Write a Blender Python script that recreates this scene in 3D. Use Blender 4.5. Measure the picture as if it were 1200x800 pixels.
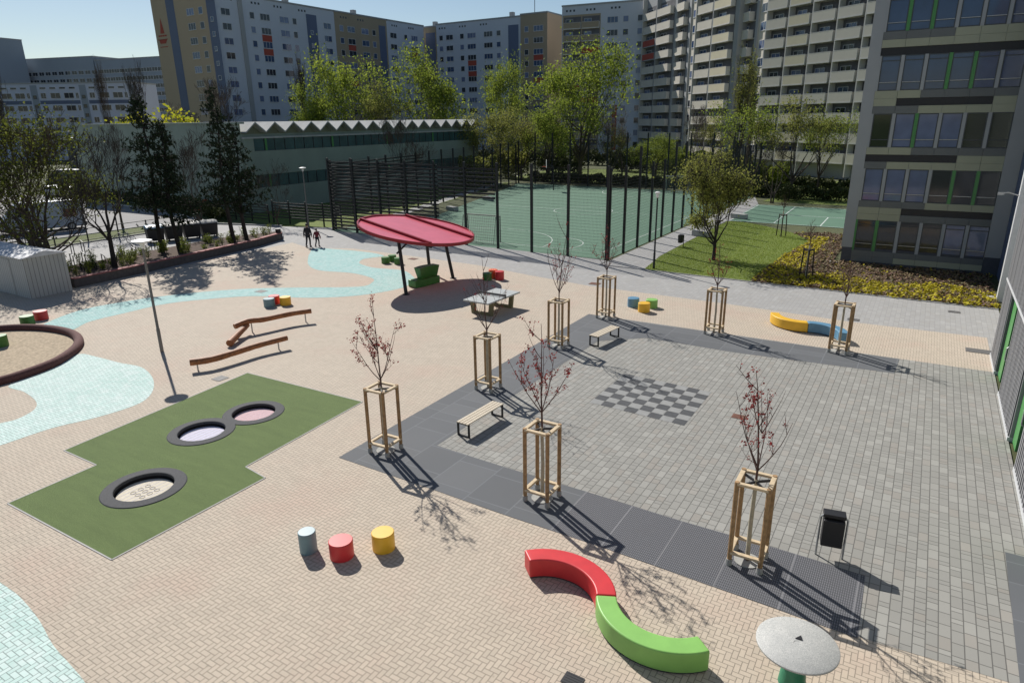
import bpy, math, random
from mathutils import Vector, Matrix
R = math.radians
SC = bpy.context.scene
COL = SC.collection
for o in list(bpy.data.objects): bpy.data.objects.remove(o)
random.seed(7)

# ------------------------------------------------------------------ camera
CAM_H = 9.0
F_PX, PITCH, ROLL, YAW = 786.0, R(18.3), R(-0.75), R(-31.46)
FW = Vector((math.sin(YAW)*math.cos(PITCH), math.cos(YAW)*math.cos(PITCH), -math.sin(PITCH)))
RT0 = Vector((math.cos(YAW), -math.sin(YAW), 0)); UP0 = RT0.cross(FW)
RT = RT0*math.cos(ROLL) + UP0*math.sin(ROLL); UP = -RT0*math.sin(ROLL) + UP0*math.cos(ROLL)
cd = bpy.data.cameras.new('camera'); cam = bpy.data.objects.new('camera', cd); COL.objects.link(cam)
cd.sensor_width = 36.0; cd.lens = F_PX/1200*36; cd.clip_start = 0.1; cd.clip_end = 3000
M3 = Matrix((RT, UP, -FW)).transposed()
cam.matrix_world = Matrix.Translation((0, 0, CAM_H)) @ M3.to_4x4()
SC.camera = cam

# ------------------------------------------------------------------ light
SUN_AZ, SUN_EL = -62.0, 38.3          # compass angle from +Y towards +X
sd = Vector((math.sin(R(SUN_AZ))*math.cos(R(SUN_EL)), math.cos(R(SUN_AZ))*math.cos(R(SUN_EL)), math.sin(R(SUN_EL))))
w = bpy.data.worlds.new('World'); SC.world = w; w.use_nodes = True
nt = w.node_tree; bg = nt.nodes['Background']
sky = nt.nodes.new('ShaderNodeTexSky'); sky.sky_type = 'NISHITA'; sky.sun_disc = False
sky.sun_elevation = R(SUN_EL); sky.sun_rotation = R(SUN_AZ % 360)
sky.air_density = 1.0; sky.dust_density = 0.25; sky.ozone_density = 2.0
nt.links.new(sky.outputs[0], bg.inputs[0]); bg.inputs[1].default_value = 0.066
sl = bpy.data.lights.new('sun', 'SUN'); sl.energy = 4.8; sl.angle = R(0.5); sl.color = (1.0, 0.955, 0.89)
so = bpy.data.objects.new('sun', sl); COL.objects.link(so)
so.rotation_euler = sd.to_track_quat('Z', 'Y').to_euler()
SC.view_settings.view_transform = 'Standard'; SC.view_settings.look = 'None'
SC.view_settings.exposure = 0.22; SC.view_settings.gamma = 1.0; SC.view_settings.use_curve_mapping = False

# ------------------------------------------------------------------ surveying: photo pixel -> point on a horizontal plane / at a distance
def G(x, y, z=0.0):
    d = FW*F_PX + RT*(x-600) - UP*(y-400); t = (CAM_H-z)/-d.z
    return (d.x*t, d.y*t)
def GP(pts, z=0.0): return [G(x, y, z) for x, y in pts]
def FAR(px, d):
    s = d*(px-600)/828.0
    return (-0.522*d + 0.853*s, 0.853*d + 0.522*s)

# ------------------------------------------------------------------ node helpers
class NT:
    def __init__(s, mat):
        mat.use_nodes = True; s.t = mat.node_tree; s.p = s.t.nodes['Principled BSDF']; s._pos = None
    def n(s, kind, **kw):
        nd = s.t.nodes.new(kind)
        for k, v in kw.items(): setattr(nd, k, v)
        return nd
    def put(s, sock, v):
        if isinstance(v, bpy.types.NodeSocket): s.t.links.new(v, sock)
        else: sock.default_value = v
    def m(s, op, a, b=None, c=None):
        nd = s.n('ShaderNodeMath', operation=op); s.put(nd.inputs[0], a)
        if b is not None: s.put(nd.inputs[1], b)
        if c is not None: s.put(nd.inputs[2], c)
        return nd.outputs[0]
    def pos(s, world=True):
        if s._pos is None:
            s._pos = s.n('ShaderNodeNewGeometry').outputs['Position'] if world else s.n('ShaderNodeTexCoord').outputs['Object']
        return s._pos
    def xyz(s, v):
        nd = s.n('ShaderNodeSeparateXYZ'); s.put(nd.inputs[0], v); return nd.outputs
    def comb(s, x, y, z=0.0):
        nd = s.n('ShaderNodeCombineXYZ')
        for i, v in enumerate((x, y, z)): s.put(nd.inputs[i], v)
        return nd.outputs[0]
    def scale(s, v, sc):
        nd = s.n('ShaderNodeVectorMath', operation='MULTIPLY'); s.put(nd.inputs[0], v); nd.inputs[1].default_value = sc; return nd.outputs[0]
    def noise(s, v, scale, detail=3.0, rough=0.55, dist=0.0):
        nd = s.n('ShaderNodeTexNoise'); s.put(nd.inputs['Vector'], v); nd.inputs['Scale'].default_value = scale
        nd.inputs['Detail'].default_value = detail; nd.inputs['Roughness'].default_value = rough; nd.inputs['Distortion'].default_value = dist
        return nd.outputs['Fac']
    def white(s, v):
        nd = s.n('ShaderNodeTexWhiteNoise'); nd.noise_dimensions = '3D'; s.put(nd.inputs['Vector'], v); return nd.outputs['Value']
    def mix(s, f, a, b, blend='MIX'):
        nd = s.n('ShaderNodeMix', data_type='RGBA', blend_type=blend)
        s.put(nd.inputs[0], f)
        for i, v in ((6, a), (7, b)):
            if not isinstance(v, bpy.types.NodeSocket): v = tuple(v)+((1.0,) if len(v) == 3 else ())
            s.put(nd.inputs[i], v)
        return nd.outputs[2]
    def ramp(s, f, stops, interp='LINEAR'):
        nd = s.n('ShaderNodeValToRGB'); s.put(nd.inputs[0], f); cr = nd.color_ramp; cr.interpolation = interp
        while len(cr.elements) < len(stops): cr.elements.new(0.5)
        for e, (p, c) in zip(cr.elements, stops):
            e.position = p; e.color = tuple(c)+((1.0,) if len(c) == 3 else ())
        return nd.outputs[0]
    def mr(s, v, a, b, c, d):
        nd = s.n('ShaderNodeMapRange'); s.put(nd.inputs[0], v)
        for i, q in enumerate((a, b, c, d)): nd.inputs[i+1].default_value = q
        return nd.outputs[0]
    def bump(s, h, strength=0.3, dist=0.02):
        nd = s.n('ShaderNodeBump'); s.put(nd.inputs['Height'], h); nd.inputs['Strength'].default_value = strength; nd.inputs['Distance'].default_value = dist
        s.t.links.new(nd.outputs[0], s.p.inputs['Normal'])
    def col(s, c): s.put(s.p.inputs['Base Color'], c if isinstance(c, bpy.types.NodeSocket) else tuple(c)+(1.0,))
    def rough(s, r): s.put(s.p.inputs['Roughness'], r)

def herring(N, W):
    """herringbone of 1x2 bricks, short side W: -> (joint mask 0..1, random value per brick)"""
    x, y, _ = N.xyz(N.pos()); x = N.m('DIVIDE', x, W); y = N.m('DIVIDE', y, W)
    i = N.m('FLOOR', x); j = N.m('FLOOR', y); fx = N.m('SUBTRACT', x, i); fy = N.m('SUBTRACT', y, j)
    k = N.m('FLOORED_MODULO', N.m('SUBTRACT', i, j), 4.0)
    def eq(v): return N.m('COMPARE', k, float(v), 0.2)
    k0, k1, k2, k3 = eq(0), eq(1), eq(2), eq(3)
    l = N.m('ADD', fx, k1); r = N.m('ADD', N.m('SUBTRACT', 1.0, fx), k0)
    b = N.m('ADD', fy, k2); t = N.m('ADD', N.m('SUBTRACT', 1.0, fy), k3)
    d = N.m('MINIMUM', N.m('MINIMUM', l, r), N.m('MINIMUM', b, t))
    idv = N.comb(N.m('SUBTRACT', i, k1), N.m('SUBTRACT', j, k2), N.m('ADD', k2, k3))
    return d, N.white(idv)

def new_mat(name):
    m = bpy.data.materials.new(name); N = NT(m); return m, N

def simple(name, color, rough=0.7, var=0.12, scale=6.0, metal=0.0, bump=0.0, spec=None, emis=None):
    m, N = new_mat(name)
    f = N.noise(N.pos(False), scale, 4.0)
    a = [max(0, c*(1-var)) for c in color]; b = [min(1, c*(1+var)) for c in color]
    N.col(N.ramp(f, [(0.3, a), (0.7, b)])); N.rough(rough); N.p.inputs['Metallic'].default_value = metal
    if spec is not None: N.p.inputs['Specular IOR Level'].default_value = spec
    if bump: N.bump(f, bump, 0.02)
    return m

def paver_mat(name, base, W=0.1, var=0.16, joint=0.52, stain=None, paint=None):
    m, N = new_mat(name); d, rnd = herring(N, W)
    big = N.noise(N.pos(), 0.35, 4.0, 0.6); fine = N.noise(N.pos(), 60.0, 2.0)
    c = N.ramp(rnd, [(0.0, [v*(1-var) for v in base]), (0.5, base), (1.0, [min(1, v*(1+var*0.8)) for v in base])])
    c = N.mix(N.mr(big, 0.50, 0.70, 0.0, 0.55), c, stain or [base[0]*0.95, base[1]*0.86, base[2]*0.82])
    big2 = N.noise(N.pos(), 1.1, 3.0, 0.6)
    c = N.mix(N.mr(big2, 0.3, 0.7, 0.0, 0.22), c, [v*0.8 for v in base])
    spot = N.noise(N.pos(), 7.0, 2.0, 0.5); c = N.mix(N.mr(spot, 0.70, 0.76, 0.0, 0.35), c, [v*0.45 for v in base])
    streak = N.noise(N.scale(N.pos(), (0.25, 1.3, 1.0)), 1.3, 5.0, 0.7); c = N.mix(N.mr(streak, 0.55, 0.75, 0.0, 0.22), c, [v*0.62 for v in base])
    if paint:
        wear = N.noise(N.pos(), 2.6, 5.0, 0.65); wr = N.m('ADD', wear, N.m('MULTIPLY', rnd, 0.16))
        c = N.mix(N.mr(wr, 0.5, 0.74, 0.0, 0.55), c, paint)
    worn = N.noise(N.pos(), 0.22, 5.0, 0.7, 0.6); c = N.mix(N.mr(worn, 0.5, 0.66, 0.0, 0.2), c, [min(1, v*1.16) for v in base])
    c = N.mix(N.mr(fine, 0.3, 0.7, 0.0, 0.12), c, [v*0.6 for v in base])
    jm = N.mr(d, 0.04, 0.11, 1.0, 0.0)
    c = N.mix(N.m('MULTIPLY', jm, 0.85), c, [v*joint for v in base])
    N.col(c); N.rough(0.85); N.bump(N.mr(d, 0.0, 0.09, 0.0, 1.0), 0.5, 0.006)
    return m

def slab_mat(name, base, colw, ln, var, joint, tint, jw=0.03):
    """columns of concrete blocks running along Y, each column shifted at random"""
    m, N = new_mat(name); x, y, _ = N.xyz(N.pos())
    u = N.m('DIVIDE', x, colw); i = N.m('FLOOR', u); fu = N.m('SUBTRACT', u, i)
    h = N.white(N.comb(i, 3.7, 0.0)); v = N.m('ADD', N.m('DIVIDE', y, ln), N.m('MULTIPLY', h, 7.0))
    j = N.m('FLOOR', v); fv = N.m('SUBTRACT', v, j)
    # a share of the blocks is split into a long and a short one
    r0 = N.white(N.comb(i, j, 5.0)); sp = N.m('GREATER_THAN', r0, 0.62)
    half = N.m('MULTIPLY', sp, N.m('GREATER_THAN', fv, 0.62))
    dsp = N.m('ADD', N.m('ABSOLUTE', N.m('SUBTRACT', fv, 0.62)), N.m('SUBTRACT', 1.0, sp))
    du = N.m('MULTIPLY', N.m('MINIMUM', fu, N.m('SUBTRACT', 1.0, fu)), colw)
    dv = N.m('MULTIPLY', N.m('MINIMUM', N.m('MINIMUM', fv, N.m('SUBTRACT', 1.0, fv)), dsp), ln)
    d = N.m('MINIMUM', du, dv); rnd = N.white(N.comb(i, j, half))
    c = N.ramp(rnd, [(0.0, [q*(1-var) for q in base]), (0.6, base), (0.85, [q*(1+var*0.7) for q in base]), (1.0, [q*(1+var*1.6) for q in base])])
    r2 = N.white(N.comb(j, i, N.m('ADD', half, 9.0)))
    c = N.mix(N.m('MULTIPLY', N.m('GREATER_THAN', r2, 0.86), 0.35), c, tint)
    big = N.noise(N.pos(), 0.5, 4.0, 0.6); c = N.mix(N.mr(big, 0.35, 0.75, 0.0, 0.22), c, [q*0.72 for q in base])
    fine = N.noise(N.pos(), 90.0, 2.0); c = N.mix(N.mr(fine, 0.3, 0.7, 0.0, 0.15), c, [q*0.6 for q in base])
    jm = N.mr(d, jw*0.1, jw*0.32, 1.0, 0.0)
    c = N.mix(N.m('MULTIPLY', jm, 0.85), c, [q*joint for q in base]); N.col(c); N.rough(0.85)
    N.bump(N.mr(d, 0.0, 0.012, 0.0, 1.0), 0.5, 0.006)
    return m

# ------------------------------------------------------------------ mesh helpers
class MB:
    def __init__(s): s.v = []; s.f = []; s.mi = []
    def add(s, vs, fs, mi=0):
        o = len(s.v); s.v += [tuple(v) for v in vs]; s.f += [tuple(i+o for i in f) for f in fs]; s.mi += [mi]*len(fs); return s
    def box(s, x0, x1, y0, y1, z0, z1, mi=0):
        return s.add([(x0,y0,z0),(x1,y0,z0),(x1,y1,z0),(x0,y1,z0),(x0,y0,z1),(x1,y0,z1),(x1,y1,z1),(x0,y1,z1)],
                     [(0,3,2,1),(4,5,6,7),(0,1,5,4),(1,2,6,5),(2,3,7,6),(3,0,4,7)], mi)
    def beam(s, a, b, w, h, mi=0, up=(0,0,1)):
        a = Vector(a); b = Vector(b); d = (b-a).normalized(); u = Vector(up)
        if abs(d.dot(u)) > 0.95: u = Vector((1,0,0))
        r = d.cross(u).normalized(); u = r.cross(d); vs = []
        for p in (a, b):
            for sx, sz in ((-1,-1),(1,-1),(1,1),(-1,1)): vs.append(p+r*(sx*w/2)+u*(sz*h/2))
        return s.add(vs, [(0,1,2,3),(7,6,5,4),(0,4,5,1),(1,5,6,2),(2,6,7,3),(3,7,4,0)], mi)
    def tube(s, pts, rad, seg=8, mi=0, caps=True):
        pts = [Vector(p) for p in pts]; n = len(pts)
        if not hasattr(rad, '__len__'): rad = [rad]*n
        vs = []; prev = None
        for i, p in enumerate(pts):
            d = (pts[min(i+1, n-1)]-pts[max(i-1, 0)])
            d = d.normalized() if d.length > 1e-9 else Vector((0,0,1))
            ref = prev if prev is not None else (Vector((1,0,0)) if abs(d.x) < 0.9 else Vector((0,1,0)))
            a = ref-d*ref.dot(d)
            if a.length < 1e-6: a = d.orthogonal()
            a.normalize(); prev = a; b = d.cross(a)
            for k in range(seg):
                t = 2*math.pi*k/seg; vs.append(p+(a*math.cos(t)+b*math.sin(t))*rad[i])
        fs = [(i*seg+k, i*seg+(k+1) % seg, (i+1)*seg+(k+1) % seg, (i+1)*seg+k) for i in range(n-1) for k in range(seg)]
        if caps: fs += [tuple(range(seg-1, -1, -1)), tuple((n-1)*seg+k for k in range(seg))]
        return s.add(vs, fs, mi)
    def cyl(s, x, y, z0, z1, r, seg=24, mi=0, r1=None): return s.tube([(x,y,z0),(x,y,z1)], [r, r if r1 is None else r1], seg, mi)
    def prism(s, poly, z0, z1, mi=0):
        n = len(poly)
        area = sum(poly[i][0]*poly[(i+1) % n][1]-poly[(i+1) % n][0]*poly[i][1] for i in range(n))
        if area < 0: poly = poly[::-1]
        vs = [(x,y,z0) for x,y in poly]+[(x,y,z1) for x,y in poly]
        return s.add(vs, [tuple(range(n-1,-1,-1)), tuple(range(n, 2*n))]+[(i,(i+1) % n,n+(i+1) % n,n+i) for i in range(n)], mi)
    def lathe(s, prof, seg=24, mi=0, c=(0,0)):
        vs = []; n = len(prof)
        for r, z in prof:
            for k in range(seg):
                t = 2*math.pi*k/seg; vs.append((c[0]+r*math.cos(t), c[1]+r*math.sin(t), z))
        fs = [(i*seg+k, i*seg+(k+1) % seg, (i+1)*seg+(k+1) % seg, (i+1)*seg+k) for i in range(n-1) for k in range(seg)]
        fs += [tuple(range(seg-1,-1,-1)), tuple((n-1)*seg+k for k in range(seg))]
        return s.add(vs, fs, mi)
    def build(s, name, mats, parent=None, smooth=False, bevel=0.0, loc=None, seg=2):
        me = bpy.data.meshes.new(name); me.from_pydata(s.v, [], s.f)
        mats = mats if isinstance(mats, (list, tuple)) else [mats]
        for m in mats: me.materials.append(m)
        if len(mats) > 1: me.polygons.foreach_set('material_index', s.mi)
        if smooth: me.polygons.foreach_set('use_smooth', [True]*len(s.f))
        me.update(); o = bpy.data.objects.new(name, me); COL.objects.link(o)
        if parent: o.parent = parent
        if loc: o.location = loc
        if bevel:
            b = o.modifiers.new('bevel', 'BEVEL'); b.width = bevel; b.segments = seg; b.limit_method = 'ANGLE'; b.angle_limit = R(40)
            me.polygons.foreach_set('use_smooth', [True]*len(s.f))
            wn = o.modifiers.new('wn', 'WEIGHTED_NORMAL'); wn.keep_sharp = False
        elif smooth: 
            try: me.set_sharp_from_angle(angle=R(40))
            except Exception: pass
        return o

def tag(o, label=None, cat=None, group=None, kind=None):
    if label: o['label'] = label
    if cat: o['category'] = cat
    if group: o['group'] = group
    if kind: o['kind'] = kind
    return o
def thing(name, loc, rz=0.0, label=None, cat=None, group=None):
    o = bpy.data.objects.new(name, None); COL.objects.link(o); o.location = loc; o.rotation_euler = (0, 0, rz); o.empty_display_size = 0.3
    return tag(o, label, cat, group)
KIDS = {}
def dup(root, loc, rz, label, group=None, sc=None):
    """copy of a thing with its parts and sub-parts"""
    kids = {}
    for o in bpy.data.objects:
        if o.parent: kids.setdefault(o.parent.name, []).append(o)
    def cp(o, par):
        c = o.copy(); COL.objects.link(c)
        if par: c.parent = par
        for k in kids.get(o.name, []): cp(k, c)
        return c
    r = cp(root, None); r.location = loc; r.rotation_euler = (0, 0, rz); r['label'] = label
    if group: r['group'] = group
    if sc: r.scale = sc
    return r
def sheet(name, poly, z, mat, cat=None, holes=()):
    """flat ground sheet from a polygon (ear clipped by Blender's ngon)"""
    import bmesh
    me = bpy.data.meshes.new(name); bm = bmesh.new()
    n = len(poly); area = sum(poly[i][0]*poly[(i+1) % n][1]-poly[(i+1) % n][0]*poly[i][1] for i in range(n))
    if area < 0: poly = poly[::-1]
    from mathutils.geometry import tessellate_polygon
    loops = [list(poly)]+[list(h)[::-1] for h in holes]
    vs = [bm.verts.new((x, y, z)) for lp in loops for x, y in lp]
    for tri in tessellate_polygon([[Vector((x, y, 0)) for x, y in lp] for lp in loops]):
        try: bm.faces.new([vs[i] for i in tri])
        except ValueError: pass
    for f in bm.faces:
        f.normal_update()
        if f.normal.z < 0: f.normal_flip()
    bm.to_mesh(me); bm.free(); me.materials.append(mat)
    o = bpy.data.objects.new(name, me); COL.objects.link(o); o['kind'] = 'structure'; return o
def smoothp(pts, n=5):
    out = []; L = len(pts)
    for i in range(L):
        p0, p1, p2, p3 = (Vector(pts[(i+k-1) % L]) for k in range(4))
        for q in range(n):
            t = q/n; out.append(tuple(0.5*((2*p1)+(p2-p0)*t+(2*p0-5*p1+4*p2-p3)*t*t+(3*p1-p0-3*p2+p3)*t**3)))
    return out

# ------------------------------------------------------------------ materials
M = {}
M['beige'] = paver_mat('beige_pavers', (0.528, 0.450, 0.357), 0.1, 0.07, 0.42, (0.54, 0.38, 0.30))
M['mint'] = paver_mat('mint_pavers', (0.56, 0.73, 0.68), 0.1, 0.10, 0.36, (0.42, 0.64, 0.58), (0.70, 0.76, 0.74))
M['bluemint'] = paver_mat('turquoise_pavers', (0.33, 0.57, 0.545), 0.1, 0.12, 0.42, (0.42, 0.6, 0.58), (0.52, 0.62, 0.60))
M['greypav'] = slab_mat('grey_blocks', (0.305, 0.300, 0.275), 0.2, 0.36, 0.10, 0.26, (0.31, 0.27, 0.23), 0.042)
M['pathpav'] = slab_mat('path_blocks', (0.36, 0.355, 0.345), 0.2, 0.3, 0.07, 0.6, (0.33, 0.31, 0.28), 0.025)
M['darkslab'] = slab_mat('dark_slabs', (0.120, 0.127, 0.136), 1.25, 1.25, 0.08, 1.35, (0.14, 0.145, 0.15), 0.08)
m, N = new_mat('ribbed_slabs'); x, y, _ = N.xyz(N.pos())
ux = N.m('FRACT', N.m('DIVIDE', x, 0.04)); uy = N.m('FRACT', N.m('DIVIDE', y, 0.08))
rb = N.m('MULTIPLY', N.m('GREATER_THAN', ux, 0.45), N.m('GREATER_THAN', uy, 0.22))
jx = N.m('FRACT', N.m('DIVIDE', x, 1.25)); jt = N.m('LESS_THAN', jx, 0.022)
nz = N.noise(N.pos(), 1.2, 4.0)
c = N.mix(rb, (0.06, 0.063, 0.07), (0.165, 0.168, 0.185)); c = N.mix(N.mr(nz, 0.35, 0.7, 0.0, 0.35), c, (0.10, 0.10, 0.11)); c = N.mix(jt, c, (0.19, 0.19, 0.20))
N.col(c); N.rough(0.8); N.bump(rb, 0.6, 0.01); M['ribbed'] = m
M['chess_d'] = simple('chess_dark_slab', (0.062, 0.065, 0.070), 0.8, 0.2, 4)
M['chess_l'] = simple('chess_light_slab', (0.265, 0.268, 0.262), 0.85, 0.12, 4)
def turf(name, a, b, sc=3.0):
    m, N = new_mat(name); f = N.noise(N.pos(), sc, 6.0, 0.65); g = N.noise(N.pos(), 55.0, 3.0, 0.7)
    c = N.mix(f, a, b)
    wv = N.noise(N.scale(N.pos(), (0.4, 2.2, 1.0)), 1.6, 4.0, 0.7); c = N.mix(N.mr(wv, 0.4, 0.7, 0.0, 0.35), c, [q*0.62 for q in a])
    c = N.mix(N.mr(g, 0.35, 0.65, 0.0, 0.5), c, [q*0.45 for q in a]); N.col(c); N.rough(0.95); N.bump(g, 0.7, 0.03); return m
M['carpet'] = turf('artificial_turf', (0.135, 0.195, 0.062), (0.165, 0.23, 0.075), 1.2)
M['lawn'] = turf('lawn', (0.11, 0.17, 0.018), (0.21, 0.25, 0.035), 0.5)
M['verge'] = turf('verge', (0.09, 0.13, 0.03), (0.16, 0.17, 0.05), 0.7)
M['ground'] = turf('park_ground', (0.07, 0.09, 0.03), (0.14, 0.14, 0.06), 0.12)
m, N = new_mat('court_green'); x, y, _ = N.xyz(N.pos()); f = N.noise(N.pos(), 0.5, 5.0, 0.6); g = N.noise(N.pos(), 30.0, 3.0)
st = N.noise(N.scale(N.pos(), (0.15, 1.0, 1.0)), 2.0, 4.0, 0.7)
c = N.mix(f, (0.075, 0.165, 0.105), (0.11, 0.21, 0.14)); c = N.mix(N.mr(st, 0.42, 0.62, 0.0, 0.4), c, (0.135, 0.24, 0.165)); c = N.mix(N.mr(g, 0.3, 0.7, 0, 0.2), c, (0.05, 0.11, 0.08))
N.col(c); N.rough(0.9); M['court'] = m
M['line'] = simple('line_paint', (0.55, 0.60, 0.56), 0.8, 0.15, 3)
M['asphalt'] = simple('asphalt', (0.26, 0.255, 0.25), 0.9, 0.12, 1.2, bump=0.2)
M['kerb'] = simple('kerb_stone', (0.42, 0.41, 0.39), 0.85, 0.1, 3)
M['soil'] = simple('bark_soil', (0.085, 0.055, 0.040), 1.0, 0.5, 9, bump=0.8)
M['sand'] = simple('sand', (0.42, 0.34, 0.24), 1.0, 0.28, 9, bump=1.0)
M['white'] = simple('white_paint', (0.72, 0.72, 0.70), 0.5, 0.04)
M['black'] = simple('black_metal', (0.018, 0.018, 0.020), 0.5, 0.1)
M['blackpost'] = simple('black_post', (0.012, 0.013, 0.015), 0.55, 0.1)
M['lamppole'] = simple('weathered_pole', (0.20, 0.185, 0.17), 0.6, 0.15, 6)
M['steel'] = simple('galvanised_steel', (0.42, 0.43, 0.44), 0.4, 0.1, 8, metal=0.7)
M['wood'] = simple('pine_post', (0.33, 0.205, 0.10), 0.75, 0.3, 9, bump=0.2)
M['woodcut'] = simple('pine_rail', (0.58, 0.46, 0.30), 0.75, 0.15, 9, bump=0.1)
M['log'] = simple('oiled_log', (0.30, 0.115, 0.042), 0.6, 0.35, 7, bump=0.3)
M['logend'] = simple('log_end', (0.33, 0.14, 0.07), 0.8, 0.2, 20)
M['slat'] = simple('bench_slat', (0.56, 0.49, 0.38), 0.7, 0.1, 12)
def gloss(name, c, r=0.45): return simple(name, c, r, 0.05, 3)
M['red'] = simple('red_plastic', (0.62, 0.035, 0.04), 0.42, 0.10, 2.5)
M['green'] = simple('green_plastic', (0.24, 0.50, 0.12), 0.45, 0.07, 2.5)
M['dgreen'] = simple('dark_green_plastic', (0.055, 0.19, 0.035), 0.45, 0.1, 2.5)
M['yellow'] = simple('yellow_plastic', (0.80, 0.46, 0.03), 0.42, 0.08, 2.5)
M['blue'] = simple('blue_plastic', (0.12, 0.27, 0.40), 0.42, 0.08, 2.5)
M['steelblue'] = simple('faded_blue_plastic', (0.16, 0.27, 0.31), 0.42, 0.08, 2.5)
M['orange'] = simple('orange_plastic', (0.75, 0.13, 0.04), 0.45, 0.06, 2.5)
M['canopy'] = simple('canopy_red', (0.78, 0.165, 0.205), 0.26, 0.08, 0.8)  # paler and pinker red: sky sheen put into the base colour
M['canopyrim'] = simple('canopy_rim_red', (0.30, 0.008, 0.018), 0.4, 0.1)
M['rubber'] = simple('dark_rubber', (0.055, 0.057, 0.062), 0.85, 0.25, 30)
M['brownrubber'] = simple('brown_rubber', (0.115, 0.046, 0.042), 0.9, 0.25, 14, bump=0.3)
M['mat_cream'] = simple('cream_mat', (0.66, 0.60, 0.48), 0.9, 0.08, 14)
M['mat_pink'] = simple('pink_mat', (0.62, 0.42, 0.43), 0.9, 0.08, 14)
M['mat_lilac'] = simple('lilac_mat', (0.62, 0.60, 0.72), 0.9, 0.08, 14)
M['mat_mark'] = simple('mat_print', (0.50, 0.46, 0.38), 0.9, 0.1)
M['pit'] = simple('pit_wall', (0.012, 0.012, 0.013), 0.9, 0.1)
M['concrete'] = simple('concrete', (0.36, 0.36, 0.34), 0.85, 0.12, 3, bump=0.1)
M['tabletop'] = simple('terrazzo_top', (0.40, 0.42, 0.41), 0.5, 0.1, 4)
m, N = new_mat('speckled_stone'); vo = N.n('ShaderNodeTexVoronoi'); vo.inputs['Scale'].default_value = 95; N.put(vo.inputs['Vector'], N.pos(False))
g = N.noise(N.pos(False), 5.0, 4.0); f = N.white(vo.outputs['Color'])
c = N.ramp(f, [(0.0, (0.33, 0.34, 0.33)), (0.5, (0.46, 0.46, 0.44)), (1.0, (0.55, 0.55, 0.52))]); c = N.mix(N.mr(g, 0.4, 0.7, 0, 0.4), c, (0.36, 0.37, 0.36)); N.col(c); N.rough(0.6); M['speckle'] = m
M['olive'] = simple('olive_concrete', (0.18, 0.165, 0.09), 0.85, 0.15)
M['pedgreen'] = simple('green_pedestal', (0.035, 0.22, 0.12), 0.5, 0.1)
M['cast'] = simple('cast_iron', (0.15, 0.145, 0.14), 0.7, 0.2, 20)
M['rust'] = simple('rusty_iron', (0.17, 0.075, 0.05), 0.8, 0.3, 14)
M['brickwall'] = simple('dark_retaining_wall', (0.10, 0.09, 0.085), 0.9, 0.2, 5)
M['redcap'] = simple('red_cap_stone', (0.33, 0.12, 0.11), 0.8, 0.2, 5)
m, N = new_mat('corrugated'); x, y, z = N.xyz(N.pos(False)); s_ = N.m('FRACT', N.m('MULTIPLY', N.m('ADD', x, y), 4.6))
f = N.noise(N.pos(False), 1.5, 4.0); c = N.mix(f, (0.40, 0.41, 0.39), (0.52, 0.52, 0.49)); c = N.mix(N.m('LESS_THAN', s_, 0.16), c, (0.22, 0.22, 0.21))
N.col(c); N.rough(0.55); N.bump(s_, 0.3, 0.03); M['shedmetal'] = m
M['shedroof'] = simple('shed_roof', (0.62, 0.62, 0.63), 0.5, 0.1, 3)
# glass of shaded windows: dark and slightly reflective
def glass(name, c, r=0.06, spec=0.6):
    m, N = new_mat(name); f = N.noise(N.pos(False), 0.9, 2.0); N.col(N.mix(f, [q*0.6 for q in c], [q*1.3 for q in c])); N.rough(r); N.p.inputs['Specular IOR Level'].default_value = spec; return m
M['glass'] = glass('window_glass', (0.030, 0.038, 0.050))
M['glassblue'] = glass('window_glass_sky', (0.04, 0.075, 0.16), 0.05, 0.8)  # blue of the reflected sky painted into the base colour
M['curtain'] = glass('window_curtained', (0.15, 0.19, 0.31))
M['glassgreen'] = glass('window_glass_green', (0.02, 0.035, 0.02))
M['frame_dark'] = simple('dark_frame', (0.06, 0.07, 0.075), 0.5, 0.1)
M['frame_white'] = simple('white_frame', (0.55, 0.56, 0.57), 0.5, 0.05)
M['frame_green'] = simple('green_panel', (0.075, 0.27, 0.075), 0.4, 0.08)
M['clad'] = simple('olive_cladding', (0.37, 0.38, 0.27), 0.6, 0.06, 0.6)
M['clad_d'] = simple('grey_cladding', (0.15, 0.16, 0.155), 0.6, 0.08, 0.6)
M['bcon'] = simple('grey_render', (0.37, 0.385, 0.385), 0.8, 0.05, 0.5)
M['plinth'] = simple('plinth', (0.08, 0.085, 0.10), 0.8, 0.1)
m, N = new_mat('ribbed_cladding'); x, y, z = N.xyz(N.pos(False)); s_ = N.m('FRACT', N.m('DIVIDE', y, 0.19))
a_ = N.noise(N.pos(False), 0.7, 4.0); c = N.mix(a_, (0.25, 0.25, 0.26), (0.31, 0.31, 0.315)); c = N.mix(N.m('LESS_THAN', s_, 0.2), c, (0.13, 0.13, 0.135)); N.col(c); N.rough(0.6); M['ribclad'] = m
M['gymwall'] = simple('gym_wall', (0.27, 0.32, 0.265), 0.85, 0.10, 0.35)
M['gymroof'] = simple('gym_roof', (0.44, 0.44, 0.42), 0.85, 0.12, 0.8)
M['gymfascia'] = simple('gym_fascia', (0.20, 0.21, 0.15), 0.85, 0.1, 0.6)
M['teal'] = simple('teal_glazing', (0.04, 0.095, 0.10), 0.25, 0.25, 0.7)
M['w_white'] = simple('render_white', (0.53, 0.565, 0.63), 0.9, 0.05, 0.06)
M['w_yellow'] = simple('render_ochre', (0.43, 0.345, 0.245), 0.9, 0.05, 0.06)
M['w_peach'] = simple('render_peach', (0.62, 0.43, 0.28), 0.9, 0.04, 0.06)
M['w_brown'] = simple('render_brown', (0.34, 0.28, 0.20), 0.9, 0.05, 0.06)
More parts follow.
